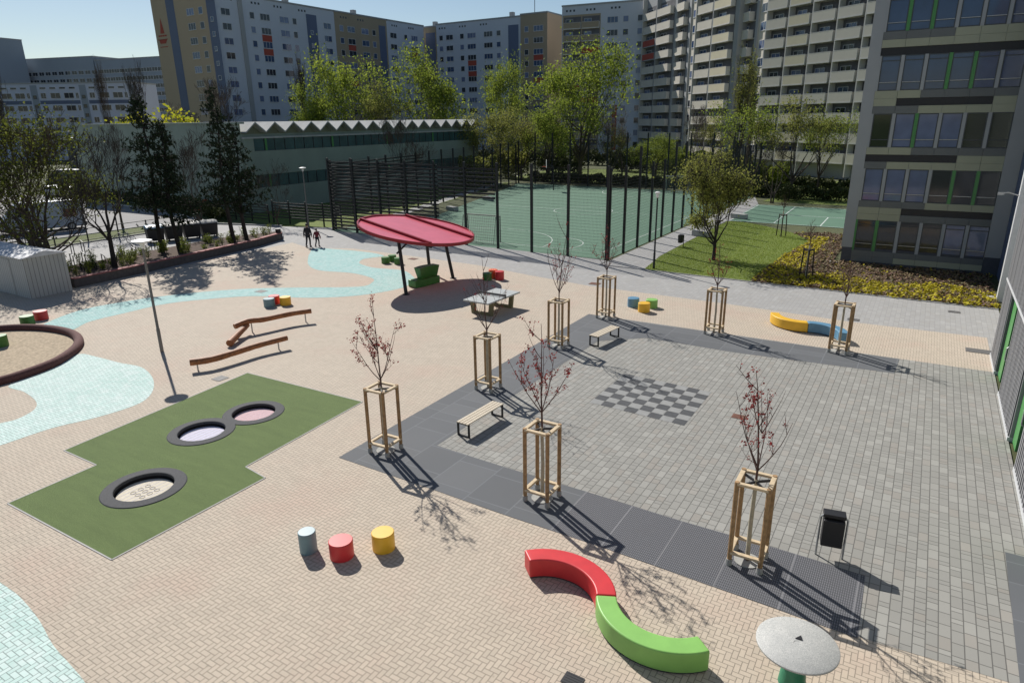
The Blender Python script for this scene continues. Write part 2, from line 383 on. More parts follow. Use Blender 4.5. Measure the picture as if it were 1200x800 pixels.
M['w_blue'] = simple('stair_blue', (0.10, 0.13, 0.21), 0.6, 0.06, 0.2)
M['w_grey'] = simple('render_grey', (0.34, 0.35, 0.355), 0.9, 0.06, 0.06)
M['w_cream'] = simple('render_cream', (0.58, 0.54, 0.46), 0.9, 0.07, 0.3)
M['w_cream2'] = simple('render_pale_yellow', (0.60, 0.54, 0.39), 0.9, 0.07, 0.3)
M['w_red'] = simple('render_red', (0.36, 0.07, 0.045), 0.8, 0.08, 0.3)
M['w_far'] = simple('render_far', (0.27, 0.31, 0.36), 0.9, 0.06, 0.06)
M['w_low'] = simple('render_low', (0.50, 0.54, 0.65), 0.9, 0.05, 0.1)
M['loggia'] = simple('loggia_shade', (0.13, 0.13, 0.14), 0.9, 0.25, 0.5)  # dark flat panel behind balconies; shade of the recess painted as its colour
M['bark'] = simple('bark', (0.075, 0.058, 0.045), 0.95, 0.3, 8)
M['barkdark'] = simple('dark_bark', (0.035, 0.028, 0.024), 0.95, 0.3, 8)
M['barkred'] = simple('young_bark', (0.095, 0.050, 0.042), 0.8, 0.3, 8)
def leafmat(name, cols, tr=0.25):
    m, N = new_mat(name); rnd = N.n('ShaderNodeNewGeometry').outputs['Random Per Island']
    N.col(N.ramp(rnd, [(i/(len(cols)-1), c) for i, c in enumerate(cols)])); N.rough(0.75)
    N.p.inputs['Specular IOR Level'].default_value = 0.2
    tl = N.n('ShaderNodeBsdfTranslucent'); N.put(tl.inputs[0], N.ramp(rnd, [(i/(len(cols)-1), [q*1.5 for q in c]) for i, c in enumerate(cols)]))
    mx = N.n('ShaderNodeMixShader'); mx.inputs[0].default_value = tr; out = N.t.nodes['Material Output']
    N.t.links.new(N.p.outputs[0], mx.inputs[1]); N.t.links.new(tl.outputs[0], mx.inputs[2]); N.t.links.new(mx.outputs[0], out.inputs[0]); return m
M['spring'] = leafmat('spring_leaves', [(0.09, 0.13, 0.02), (0.19, 0.24, 0.035), (0.28, 0.33, 0.05), (0.12, 0.16, 0.03)], 0.4)
M['wrap'] = simple('reed_wrap', (0.42, 0.38, 0.29), 0.9, 0.15, 12)
M['darkleaf'] = leafmat('dark_olive_leaves', [(0.04, 0.05, 0.012), (0.10, 0.12, 0.02), (0.17, 0.19, 0.03), (0.06, 0.07, 0.015)], 0.3)
M['olive_l'] = leafmat('olive_leaves', [(0.12, 0.13, 0.03), (0.20, 0.21, 0.05), (0.27, 0.27, 0.07), (0.15, 0.17, 0.035)], 0.35)
M['pine_l'] = leafmat('pine_needles', [(0.012, 0.022, 0.012), (0.025, 0.04, 0.018), (0.035, 0.05, 0.022)], 0.05)
M['hedge_l'] = leafmat('hedge_leaves', [(0.03, 0.045, 0.015), (0.055, 0.07, 0.02), (0.08, 0.085, 0.03)], 0.15)
M['gold_l'] = leafmat('forsythia', [(0.45, 0.40, 0.02), (0.38, 0.38, 0.03), (0.26, 0.30, 0.03)], 0.3)
M['red_l'] = leafmat('red_leaves', [(0.17, 0.02, 0.025), (0.30, 0.045, 0.04), (0.10, 0.018, 0.02)], 0.3)
M['cover_y'] = leafmat('yellow_cover', [(0.42, 0.36, 0.02), (0.52, 0.44, 0.03), (0.28, 0.26, 0.02)], 0.2)
M['cover_b'] = leafmat('brown_cover', [(0.15, 0.085, 0.06), (0.24, 0.16, 0.09), (0.15, 0.15, 0.06), (0.19, 0.11, 0.11)], 0.1)
M['grass_l'] = leafmat('grass_blades', [(0.12, 0.19, 0.02), (0.20, 0.26, 0.035), (0.24, 0.28, 0.05)], 0.3)
M['shrub_l'] = leafmat('shrub_leaves', [(0.14, 0.19, 0.02), (0.24, 0.27, 0.04), (0.10, 0.13, 0.03)], 0.3)
# ================================================================== GROUND (structure), each sheet a few mm above the one below
SC_R = 1500
TRAMP = []
for c_ in ([(125,572),(214,572),(169,550),(169,593)], [(200,507),(273,505),(237,491),(236,522)], [(264,485),(331,483),(298,470),(297,498)]):
    ps = [Vector(G(*p)) for p in c_]; TRAMP.append(((ps[0]+ps[1]+ps[2]+ps[3])/4, ((ps[0]-ps[1]).length+(ps[2]-ps[3]).length)/4))
HOLES = [[(c.x+r*0.71*math.cos(i*math.pi/20), c.y+r*0.71*math.sin(i*math.pi/20)) for i in range(40)] for c, r in TRAMP]
sheet('ground', [(-SC_R,-SC_R),(SC_R,-SC_R),(SC_R,SC_R),(-SC_R,SC_R)], -0.03, M['ground'], holes=HOLES)
sheet('road', [(-120,-30),(-61.5,-30),(-61.5,38.5),(-57,39.6),(-70,43.3),(-92,45.4),(-120,47.5)], -0.012, M['asphalt'])
sheet('footpath', [(-57.2,-10),(-41.6,-10),(-41.6,35.5),(-41.0,31),(3.8,30),(3.8,38.9),(-14.2,39.3),(-17.5,39.5),(-17.5,41.0),(-44.4,42.3),(-45,43.2),(-50,41.5),(-57.0,39.3)], 0.0, M['pathpav'])
sheet('park_path', [(-17.4,39.4),(-14.4,39.35),(-15.0,44),(-15.2,62.5),(-13.6,63.2),(-13.5,66),(-15.4,76.5),(-17.4,84)], 0.004, M['pathpav'])
sheet('cross_path', [(-60,98),(-20,96),(8,90),(8,91.6),(-20,97.8),(-60,100)], -0.02, M['pathpav'])
sheet('paving', [(-46,-6),(3.1,-6),(3.1,33.4),(-2,33.2),(-8,33.7),(-15.6,33.9),(-20,34.7),(-24.5,35.7),(-30.5,36.1),(-36,36.3),(-39.2,34.9),(-42.2,36.0),(-41.6,19.4),(-46,19.2)], 0.004, M['beige'], holes=HOLES)
mintA = GP([(363,297),(370,291),(405,293),(425,295),(440,297),(450,300),(436,302),(425,304),(421,308),(427,311),(440,314),(472,317),(484,324),(485,328),(475,336),(450,342),(412,347),(362,349),(300,347),(250,350),(195,356),(150,366),(105,377),(82,387),(45,386),(62,375),(100,362),(155,352),(200,346),(250,341),(300,338),(350,337),(420,336),(436,331),(436,326),(412,320),(375,317),(362,311),(361,303)])
sheet('turquoise_paving', smoothp(mintA), 0.008, M['bluemint'])
mintB = GP([(0,522),(60,502),(110,490),(150,478),(171,468),(180,455),(178,441),(165,430),(140,425),(113,418),(92,415),(70,428),(48,438),(10,452),(28,459),(42,470),(40,480),(20,491),(0,496),(-40,506),(-60,540)])
sheet('mint_paving', smoothp(mintB), 0.008, M['mint'])
mintC = GP([(-60,640),(0,682),(22,698),(45,725),(62,755),(82,778),(100,800),(120,840),(-60,860)])
sheet('mint_paving', smoothp(mintC), 0.008, M['mint'])
sq_big = GP([(397,536),(690,368),(1163,436)])+[(3.1,28.5),(3.1,11.6)]+GP([(1185,800),(1025,752),(705,641)])
sheet('plaza_paving', sq_big, 0.008, M['greypav'])
left_strip = GP([(397,536),(690,368),(722,389),(512,522)])
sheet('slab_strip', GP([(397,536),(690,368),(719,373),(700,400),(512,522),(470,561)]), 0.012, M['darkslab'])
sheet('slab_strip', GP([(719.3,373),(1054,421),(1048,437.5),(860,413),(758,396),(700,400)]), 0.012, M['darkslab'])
so_ = [Vector(G(*p)) for p in ((600,606.2),(705,641),(900,710),(1005,748))]; si_ = [Vector(G(*p)) for p in ((560,537.5),(600,550),(700,580),(800,611),(905,641),(955,656),(1014,675))]
def cutx(L_, X):
    for a, b in zip(L_, L_[1:]):
        if a.x <= X <= b.x: return a.lerp(b, (X-a.x)/(b.x-a.x))
XR = -6.25
po, pi_ = cutx(so_, XR), cutx(si_, XR)
T2 = lambda L_: [(p.x, p.y) for p in L_]
sheet('ribbed_strip', T2([po, pi_]+[p for p in si_ if p.x > XR]+[p for p in reversed(so_) if p.x > XR]), 0.012, M['ribbed'])
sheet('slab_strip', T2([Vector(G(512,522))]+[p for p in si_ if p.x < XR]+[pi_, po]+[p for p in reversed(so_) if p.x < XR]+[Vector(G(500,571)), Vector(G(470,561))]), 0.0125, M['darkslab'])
sheet('wall_strip', [(2.62,16.0),(3.1,16.0),(3.1,4),(2.45,4)], 0.012, M['darkslab'])
# chess field of inlaid slabs
A_, B_, C_, D_ = [Vector(G(*p)) for p in ((732.4,437.8),(834,459.7),(801.8,499),(690.6,471.7))]
cb = MB()
for i in range(8):
    for j in range(8):
        u0, u1, v0, v1 = i/8+.002, (i+1)/8-.002, j/8+.002, (j+1)/8-.002
        P = lambda u, v: A_*(1-u)*(1-v)+B_*u*(1-v)+C_*u*v+D_*(1-u)*v
        q = [P(u0, v0), P(u0, v1), P(u1, v1), P(u1, v0)]
        cb.add([(p.x, p.y, 0.013) for p in q], [(0,1,2,3)], 0 if (i+j) % 2 == 0 else 1)
o = cb.build('chessboard_paving', [M['chess_d'], M['chess_l']]); o['kind'] = 'structure'

# artificial turf with trampolines, slim edging
turfp = GP([(75,528),(290,437),(425,471),(288,547),(311,560),(131,656),(9,590),(113,545)])
sheet('turf_carpet', turfp, 0.014, M['carpet'], holes=HOLES)
e = MB(); n = len(turfp)
for i in range(n):
    a, b = turfp[i], turfp[(i+1) % n]; e.beam((a[0],a[1],0.012), (b[0],b[1],0.012), 0.035, 0.010)
o = e.build('turf_edging', M['kerb']); o['kind'] = 'structure'
# lawns
sheet('lawn', [(-14.4,39.4),(-7.9,39.2),(-7.9,41),(-7.6,47.5),(-6.9,54.5),(-8.6,57.8),(-11.3,60.6),(-13.6,62.3),(-15.1,62.2),(-14.95,44)], 0.02, M['lawn'])
sheet('lawn_verge', [(-50,41.6),(-45.1,43.3),(-44.9,48),(-46.8,60),(-53.5,88),(-60,88),(-60,46.8),(-57,43.2)], 0.0, M['lawn'])
sheet('gym_verge', [(-92,45.5),(-70,43.4),(-57,39.8),(-50,41.6),(-57,43.2),(-60,46.5),(-92,46.5)], 0.004, M['verge'])
sheet('road_verge', [(-61.3,-10),(-57.3,-10),(-57.2,36.5),(-61.3,38)], 0.03, M['verge'])
k = MB(); k.box(-57.3,-57.15,-10,38.2,-0.01,0.10); k.box(-61.5,-61.35,-10,38.2,-0.01,0.10)
kp = [(-92,45.45),(-70,43.35),(-57,39.75),(-49.8,41.5)]
for a, b in zip(kp, kp[1:]): k.beam((a[0],a[1],0.05), (b[0],b[1],0.05), 0.15, 0.12)
o = k.build('kerb', M['kerb']); o['kind'] = 'structure'
# beds
bed_poly = [(-7.9,39.2),(3.8,38.85),(3.8,47.3),(-3.6,47.3),(-4.6,47.5),(-4.6,58.5),(-7.0,59),(-8.6,57.8),(-6.9,54.5),(-7.6,47.5)]
sheet('bed_soil', bed_poly, 0.024, M['soil'])
k = MB()
for a, b in (((-14.4,39.33),(-7.9,39.13)),((-7.9,39.13),(3.8,38.78)),((-17.45,39.45),(-14.4,39.33))): k.beam((a[0],a[1],0.02), (b[0],b[1],0.02), 0.06, 0.06)
k.box(-4.75,-4.2,46.7,47.35,-0.02,0.06)
k.box(3.0,3.85,40.6,41.6,-0.02,0.08)
o = k.build('edging', M['kerb']); o['kind'] = 'structure'
# main court
CX0, CX1, CY0, CY1 = -44.0, -17.7, 41.2, 86.0
courtp = [(-44.0,41.9),(-17.65,41.15),(-17.65,85.9),(-52.2,87.6),(-50.8,84.0),(-41.6,54.0),(-43.2,48.5)]
sheet('sports_court', courtp, 0.008, M['court'])
def lines(name, segs, arcs, w_, z, mat):
    b = MB()
    for (x0,y0),(x1,y1) in segs:
        d = Vector((x1-x0,y1-y0,0)).normalized(); nn = Vector((-d.y,d.x,0))*w_/2
        b.add([(x0-nn.x,y0-nn.y,z),(x1-nn.x,y1-nn.y,z),(x1+nn.x,y1+nn.y,z),(x0+nn.x,y0+nn.y,z)], [(0,1,2,3)])
    for cx, cy, r, a0, a1 in arcs:
        ns = 40; vs = []
        for i in range(ns+1):
            t = R(a0+(a1-a0)*i/ns)
            for rr in (r-w_/2, r+w_/2): vs.append((cx+rr*math.cos(t), cy+rr*math.sin(t), z))
        b.add(vs, [(2*i,2*i+1,2*i+3,2*i+2) for i in range(ns)])
    o = b.build(name, mat); o['kind'] = 'structure'; return o
lines('court_lines', [((-40,43.4),(-19,43.4)),((-19,43.4),(-19,83.5)),((-19,83.5),(-40.6,83.5)),((-19,63.4),(-41,63.4))],
      [(-24.4,44.9,2.9,-25,92),(-30,63.4,3,0,360),(-30,43.4,6.2,0,180),(-30,83.5,6.2,180,360)], 0.06, 0.0125, M['line'])
sheet('long_jump_path', [(-46.2,52.5),(-44.8,52.5),(-54.3,87),(-55.8,87)], 0.012, M['concrete'])
# small courts behind the lawn
sheet('tennis_court', [(-15.0,62.7),(10,62.3),(10,75.2),(-15.4,76.0)], 0.006, M['court'])
lines('tennis_lines', [((-14.9,62.9),(10,62.5)),((-15.2,75.8),(10,75.0)),((-15.0,62.9),(-15.2,75.8)),((-11.2,62.9),(-11.5,75.7)),((-11.4,68.9),(10,68.6)),((-7.4,62.9),(-7.5,68.9)),((0,62.6),(0,75.2))], [], 0.09, 0.0105, M['line'])
# sand pit
rim = smoothp(GP([(-60,400),(-30,392),(0,388),(30,386.5),(60,388),(84,393),(93,401),(88,412),(66,427),(30,441),(0,450),(-40,458),(-75,430)]), 4)
sheet('sandpit', rim, 0.03, M['sand'])
rb = MB(); rb.tube([(x, y, 0.10) for x, y in rim+rim[:1]], 0.19, 12, caps=False)
tag(rb.build('sandpit_rim', M['brownrubber'], smooth=True), 'thick brown rubber rim bordering the round sandpit', 'sandpit rim')

# grass and ground cover (uncountable)
def blades(name, mats, pts, h, wd, label, cat, tilt=0.35, clump=1):
    b = MB()
    for x, y, z in pts:
        a = random.uniform(0, 6.28); hh = h*random.uniform(0.5, 1.2); dx, dy = math.cos(a)*wd/2, math.sin(a)*wd/2
        tx, ty = random.uniform(-tilt, tilt)*hh, random.uniform(-tilt, tilt)*hh
        b.add([(x-dx,y-dy,z),(x+dx,y+dy,z),(x+tx,y+ty,z+hh)], [(0,1,2)])
    o = b.build(name, mats); return tag(o, label, cat, kind='stuff')
def inpoly(x, y, P):
    c = False; j = len(P)-1
    for i in range(len(P)):
        if (P[i][1] > y) != (P[j][1] > y) and x < (P[j][0]-P[i][0])*(y-P[i][1])/(P[j][1]-P[i][1])+P[i][0]: c = not c
        j = i
    return c
def scatter(P, n, z=0.02):
    xs = [p[0] for p in P]; ys = [p[1] for p in P]; out = []
    while len(out) < n:
        x, y = random.uniform(min(xs), max(xs)), random.uniform(min(ys), max(ys))
        if inpoly(x, y, P): out.append((x, y, z))
    return out
lawnp = [(-14.4,39.45),(-7.95,39.25),(-7.95,41),(-7.6,47.5),(-6.9,54.5),(-8.6,57.8),(-11.3,60.6),(-13.6,62.3),(-15.0,62.2),(-14.85,44)]
blades('grass', M['grass_l'], scatter(lawnp, 26000), 0.06, 0.035, 'short bright green grass on the lawn right of the fenced court', 'grass')
def cover(name, mat, P, n, s, h, label, cat, dens=None):
    b = MB()
    for x, y, z in scatter(P, n):
        if dens and random.random() > dens(x, y): continue
        for q in range(7):
            a = random.uniform(0, 6.28); r = random.uniform(0, s); zz = 0.03+h*random.random()*(1-r/s*0.6)
            px, py = x+math.cos(a)*r, y+math.sin(a)*r; n1 = Vector((random.uniform(-1,1), random.uniform(-1,1), 1.2)).normalized()
            t1 = n1.orthogonal().normalized(); t2 = n1.cross(t1); k = 0.065
            b.add([Vector((px,py,zz))+t1*k, Vector((px,py,zz))+t2*k, Vector((px,py,zz))-t1*k, Vector((px,py,zz))-t2*k], [(0,1,2,3)])
    o = b.build(name, mat); return tag(o, label, cat, kind='stuff')
from mathutils import noise as mnoise
def patch(x, y, s, t): return mnoise.noise(Vector((x*s, y*s, 3.3))) > t
# the bed: yellow band along the path and along the lawn, brown heather nearer the building
def dy(x, y):
    e_ = 42.5+0.6*math.sin(x*1.3)
    edge = (y < e_) or (x < -5.9 and y < 56)
    if -5.6 < x and e_ <= y: return 0.03
    base = 0.9 if edge else 0.0
    return base if patch(x, y, 0.9, -0.30) else 0.25
def dbn(x, y): return 0.9
cover('ground_cover', M['cover_y'], bed_poly, 3600, 0.19, 0.22, 'low bright yellow flowering ground cover in the bed along the path', 'ground cover', dy)
cover('ground_cover', M['cover_b'], bed_poly, 3200, 0.20, 0.16, 'brownish purple heather filling the bed before the school facade', 'ground cover', dbn)

# ================================================================== NEAR WING (right edge) and SCHOOL BLOCK
def quadbox(b, x0, x1, y0, y1, z0, z1, mi=0): b.box(x0, x1, y0, y1, z0, z1, mi)
wing = thing('school_wing', (3.1, 0, 0), 0, 'pale ribbed metal clad school wing with green door strips along right edge', 'building')
wb = MB(); y0 = -12.0; y1 = 30.8; TOP = 19.0
holes = [(8.3,10.3),(14.3,16.3),(20.35,22.35),(26.3,28.5)]
cuts = [y0]+[v for h in holes for v in h]+[y1]
for i in range(0, len(cuts), 2): wb.box(0, 0.35, cuts[i], cuts[i+1], 0.12, 3.05)
wb.box(0.003, 0.35, y0, y1, 3.12, TOP)
for i in range(0, len(cuts), 2):
    y_ = cuts[i]+0.08
    while y_ < cuts[i+1]-0.1: wb.box(-0.035, 0.001, y_, y_+0.11, 0.13, 3.045); y_ += 0.24
y_ = y0+0.08
while y_ < y1-0.1: wb.box(-0.032, 0.004, y_, y_+0.11, 3.13, TOP-0.01); y_ += 0.24
wb.build('cladding', M['ribclad'], wing)
wb = MB(); wb.box(-0.05, 0.35, y0, y1, 3.05, 3.12)
for i in range(0, len(cuts), 2): wb.box(-0.045, 0.35, cuts[i], cuts[i+1], -0.02, 0.12)
for z in (6.3, 9.5, 12.7, 15.9): wb.box(-0.045, 0.004, y0, y1, z, z+0.05)
wb.build('trim', M['frame_white'], wing)
wb = MB(); wb.box(0.36, 9, y0, y1-0.01, 0, TOP-0.02); wb.build('wall', M['bcon'], wing)
for (a, b_) in holes:
    d = MB(); d.box(0.17, 0.25, a, b_, 0, 3.05); f = d.build('door', M['frame_dark'], wing)
    d = MB(); d.box(0.13, 0.17, a+0.06, a+1.15, 0.1, 2.98); d.build('pane', M['glass'], f)
    d = MB(); d.box(0.08, 0.17, a+1.2, b_-0.12, 0.05, 2.98); d.build('green_panel', M['frame_green'], f)
    d = MB(); d.tube([(0.10, a+1.05, 0.9), (0.06, a+1.05, 0.95), (0.06, a+1.05, 1.35), (0.10, a+1.05, 1.4)], 0.02, 6); d.build('handle', M['steel'], f)
wing2 = thing('stairwell_block', (3.9, 30.8, 0), 0, 'narrow white edged stairwell block linking the ribbed wing to the school', 'building')
b = MB(); b.box(0.75, 8, 0.0, 9.7, 0, 19); b.build('wall', M['bcon'], wing2)
b = MB(); b.box(-0.1, 0.45, 9.7, 10.15, 0, 19); b.build('corner_post', M['frame_white'], wing2)
b = MB(); b.box(0.45, 8, 9.7, 10.1, 0, 19); b.build('end_wall', M['bcon'], wing2)
b = MB(); b.box(0.30, 8, 10.15, 16.6, 0, 19.0); b.build('link_wall', M['w_blue'], wing2)
for z in (3.4, 6.6, 9.8, 13.0):
    b = MB(); b.box(0.2, 0.3, 10.3, 10.75, z, z+2.6); b.build('green_panel', M['frame_green'], wing2)
b = MB(); b.tube([(-0.05,9.9,5.2),(-0.55,9.9,5.35),(-0.75,9.9,5.3)], 0.03, 6); b.box(-0.95,-0.7,9.82,9.98,5.22,5.34); b.build('wall_lamp', M['steel'], wing2)

FY = 47.5; FX0, FX1 = -4.2, 4.2; WX = -3.55; PIT = 1.178
sch = thing('school_building', (FX0, FY, 0), 0, 'five storey school block with dark windows, olive panels and green strips', 'building')
ox = WX-FX0
def L(x): return x-FX0
rng = random.Random(5)
SILL = [0.85, 3.95, 7.12, 10.32, 13.52, 16.72]; WH = 1.92
b = MB(); b.box(0, 12, 0.12, 11.0, 1.0, 19.4); b.build('wall', M['bcon'], sch)
b = MB(); b.box(0.0, ox-0.02, 0, 0.12, 1.0, 19.4); b.box(L(3.42), 12, 0, 0.12, 1.0, 19.4); b.build('corner_pier', M['bcon'], sch)
b = MB(); b.box(0.05, 12, 0.03, 10.95, -0.1, 1.0); b.build('plinth', M['plinth'], sch)
WINC = {0:['g','g','g','g','c','c'], 1:['c','c','c','g','g','g'], 2:['n','c','c','c','n','n'], 3:['b','b','b','b','b','b'], 4:['b','b','b','b','b','b'], 5:['b']*6}
GREEN = {0:[0,1], 1:[4,5], 2:[2], 3:[3,4], 4:[1,2], 5:[3]}
PM = {'g':'glass','c':'curtain','n':'glassgreen','b':'glassblue'}
for fl, sz in enumerate(SILL):
    for c_ in range(6):
        x0 = ox+c_*PIT+0.09; x1 = x0+PIT-0.18
        f = MB(); t = 0.05
        f.box(x0, x1, 0.02, 0.10, sz, sz+t); f.box(x0, x1, 0.02, 0.10, sz+WH-t, sz+WH)
        f.box(x0, x0+t, 0.02, 0.10, sz+t, sz+WH-t); f.box(x1-t, x1, 0.02, 0.10, sz+t, sz+WH-t)
        f.box(x0+t, x1-t, 0.03, 0.09, sz+0.42, sz+0.46); 
        if fl in (3, 4, 0): f.box(x0+t, x1-t, 0.03, 0.09, sz+WH-0.30, sz+WH-0.26)
        w_ = f.build('window', M['frame_dark'], sch)
        g = MB(); g.box(x0+t, x1-t, 0.06, 0.08, sz+t, sz+WH-t); g.build('pane', M[PM[WINC[fl][c_]]], w_)
        if WINC[fl][c_] in 'bcg':
            h = MB(); h.box(x0+t, x1-t, -0.0, 0.012, sz+0.44, sz+0.475); h.build('rail', M['steel'], w_)
    # mullion strips
    for c_ in range(7):
        xa = ox+c_*PIT-0.09 if c_ else ox-0.02; xb = ox+c_*PIT+0.09 if c_ < 6 else L(3.42)
        s_ = MB(); s_.box(xa+0.002, xb-0.002, 0.0, 0.12, sz, sz+WH)
        s_.build('mullion', M['frame_green'] if c_ in GREEN[fl] else M['bcon'], sch)
# spandrels: three courses of panels of changing colour
SP = [( -0.0, 0.85), (2.77, 3.95), (5.87, 7.12), (9.04, 10.32), (12.24, 13.52), (15.44, 16.72), (18.64, 19.4)]
rng = random.Random(11)
pats = [('dddddd','ddLLLL','ddd---'), ('dddLLL','LL----','LLdddd'), ('LLdddd','----LL','dLLLLL'), ('LLdddd','L----L','ddLLLL'), ('dddLLL','LLLLLL','------'), ('dddddd','LLLLLL','dddLLL'), ('LLLLLL',)*3]
for k_, (za, zb) in enumerate(SP):
    if k_ == 0: za = 0.15
    hh = (zb-za)/3 if k_ else (zb-za)/2
    rows = pats[k_][:3 if k_ else 2]
    for r_, row in enumerate(rows):
        i = 0
        while i < 6:
            j = i+1; ch = row[i]
            if ch == '-':
                while j < 6 and row[j] == '-': j += 1
            xa = ox+i*PIT-0.02 if i == 0 else ox+i*PIT; xb = ox+j*PIT if j < 6 else L(3.42)
            p = MB(); proud = 0.055 if ch == '-' else 0.0
            p.box(xa+0.008, xb-0.008, (0.06 if ch == '-' else 0.0), 0.12, zb-(r_+1)*hh*1.0+ (0.004), zb-r_*hh-0.004 if ch != '-' else zb-r_*hh-0.004)
            p.build('panel', {'L': M['clad'], 'd': M['clad_d'], '-': M['black']}[ch], sch); i = j
b = MB(); b.box(-0.15, 12.1, -0.15, 11.1, 19.4, 19.75); b.build('roof', M['bcon'], sch)

# ================================================================== GYM HALL with folded plate roof
gym = thing('gym_hall', (-60, 46.5, 0), 0, 'long low pale green gym hall with zigzag folded roof edge', 'building')
GL = 42.4; GD = 32.0
b = MB(); b.box(-GD, -0.3, 0, GL, 0, 7.9); b.build('wall', M['gymwall'], gym)
b = MB(); b.box(-0.3, -0.02, 0.0, GL, 0, 2.5); b.box(-0.3, -0.02, 0, GL, 3.8, 6.2); b.box(-0.3, -0.02, 0, 0.9, 2.5, 3.8); b.box(-0.3, -0.02, 0, 1.2, 6.2, 7.45); b.box(-0.3,-0.02,GL-0.5,GL,2.5,3.8); b.box(-0.3,-0.02,GL-0.5,GL,6.2,7.45); b.build('front_wall', M['gymwall'], gym)
b = MB(); b.box(-0.3, 0.10, 0, GL, 7.45, 7.62); b.build('cornice', M['gymroof'], gym)
NF = 17; fp = GL/NF
b = MB()
for i in range(NF):
    ya, yb = i*fp, (i+1)*fp; ym = (ya+yb)/2; X0, X1 = -GD-0.2, 0.55; zv, zt = 8.15, 9.1
    vs = [(X0,ya,zv),(X0,ym,zt),(X0,yb,zv),(X1,ya,zv),(X1,ym,zt),(X1,yb,zv),(X0,ya,zv-.14),(X0,ym,zt-.14),(X0,yb,zv-.14),(X1,ya,zv-.14),(X1,ym,zt-.14),(X1,yb,zv-.14)]
    b.add(vs, [(0,3,4,1),(1,4,5,2),(6,7,10,9),(7,8,11,10),(3,9,10,4),(4,10,11,5),(0,1,7,6),(1,2,8,7)])
b.build('folded_roof', M['gymroof'], gym)
b = MB()
for i in range(NF):
    ya, yb = i*fp, (i+1)*fp; ym = (ya+yb)/2
    b.add([(-0.32,ya,7.62),(-0.32,yb,7.62),(-0.32,yb,8.0),(-0.32,ym,8.95),(-0.32,ya,8.0)], [(0,1,2,3,4)])
b.build('gable_infill', M['gymfascia'], gym)
b = MB(); b.box(-GD, -0.3, -0.25, -0.004, 0, 9.0); b.box(-GD-0.1,0.3,-0.35,0.1,8.9,9.08); b.build('end_wall', M['gymwall'], gym)
for (z0, z1) in ((2.5, 3.8), (6.2, 7.45)):
    nwin = 30; yy0 = 1.2; pit = (GL-1.7)/nwin
    for i in range(nwin):
        ya = yy0+i*pit
        g = MB(); g.box(-0.14,-0.10,ya+0.05,ya+pit-0.05,z0,z1,1)
        g.box(-0.14,-0.05,ya,ya+0.05,z0,z1,0); g.box(-0.14,-0.05,ya+0.05,ya+pit-0.05,z0,z0+0.05,0)
        if i % 7 == 1: g.box(-0.13,-0.06,ya+0.1,ya+0.35,z0+0.05,z1,2)
        g.build('window', [M['frame_dark'], M['teal'], M['frame_green']], gym)
# low dark shed roof and hall left of the gym
lh = thing('low_hall', (-118, 62, 0), 0, 'low dark flat roofed building with white roof edge left of the gym', 'building')
b = MB(); b.box(-8, 22, 0, 14, 0, 6.6); b.build('wall', M['plinth'], lh)
b = MB(); b.box(-8.3, 22.3, -0.3, 14.3, 6.6, 7.0); b.build('roof', M['white'], lh)
b = MB(); b.lathe([(0.9,7.0),(0.85,7.4),(0.6,7.8),(0.2,7.95)], 12, c=(18,2)); b.build('roof_dome', M['white'], lh, smooth=True)
# ================================================================== APARTMENT BUILDINGS
ST = 2.8
WINMESH = {}
def win_mesh(w_, h_, n, fr, gl):
    key = (w_, h_, n, fr, gl)
    if key in WINMESH: return WINMESH[key]
    b = MB(); t = 0.07
    b.box(0, w_, -0.05, 0.0, 0, t); b.box(0, w_, -0.05, 0.0, h_-t, h_); b.box(0, t, -0.05, 0, t, h_-t); b.box(w_-t, w_, -0.05, 0, t, h_-t)
    b.box(t, w_-t, -0.02, 0.0, t, h_-t, 1)
    for i in range(1, n):
        x = w_*i/n; b.box(x-t/2, x+t/2, -0.05, 0, t, h_-t)
    b.box(-0.05, w_+0.05, -0.12, 0, -0.06, 0, 0)
    me = bpy.data.meshes.new('window'); me.from_pydata(b.v, [], b.f); me.materials.append(M[fr]); me.materials.append(M[gl]); me.polygons.foreach_set('material_index', b.mi); me.update()
    WINMESH[key] = me; return me
def balc_mesh(w_, dep, front, h_=1.3, side=True):
    key = ('b', w_, dep, front, h_)
    if key in WINMESH: return WINMESH[key]
    b = MB()
    b.box(0.06, w_-0.06, -dep, -dep+0.08, 0.06, h_, 0); b.box(0, w_, -dep-0.02, 0, -0.14, 0.06, 1)
    b.box(0.0, 0.06, -dep, 0, 0.06, h_, 1); b.box(w_-0.06, w_, -dep, 0, 0.06, h_, 1); b.box(0.0, w_, -dep-0.01, -dep+0.09, h_, h_+0.06, 1)
    me = bpy.data.meshes.new('balcony'); me.from_pydata(b.v, [], b.f); me.materials.append(M[front]); me.materials.append(M['w_grey' if front.startswith('w_red') else 'w_white2']); me.polygons.foreach_set('material_index', b.mi); me.update()
    WINMESH[key] = me; return me
M['w_white2'] = simple('balcony_edge', (0.60, 0.58, 0.54), 0.85, 0.05, 0.5)
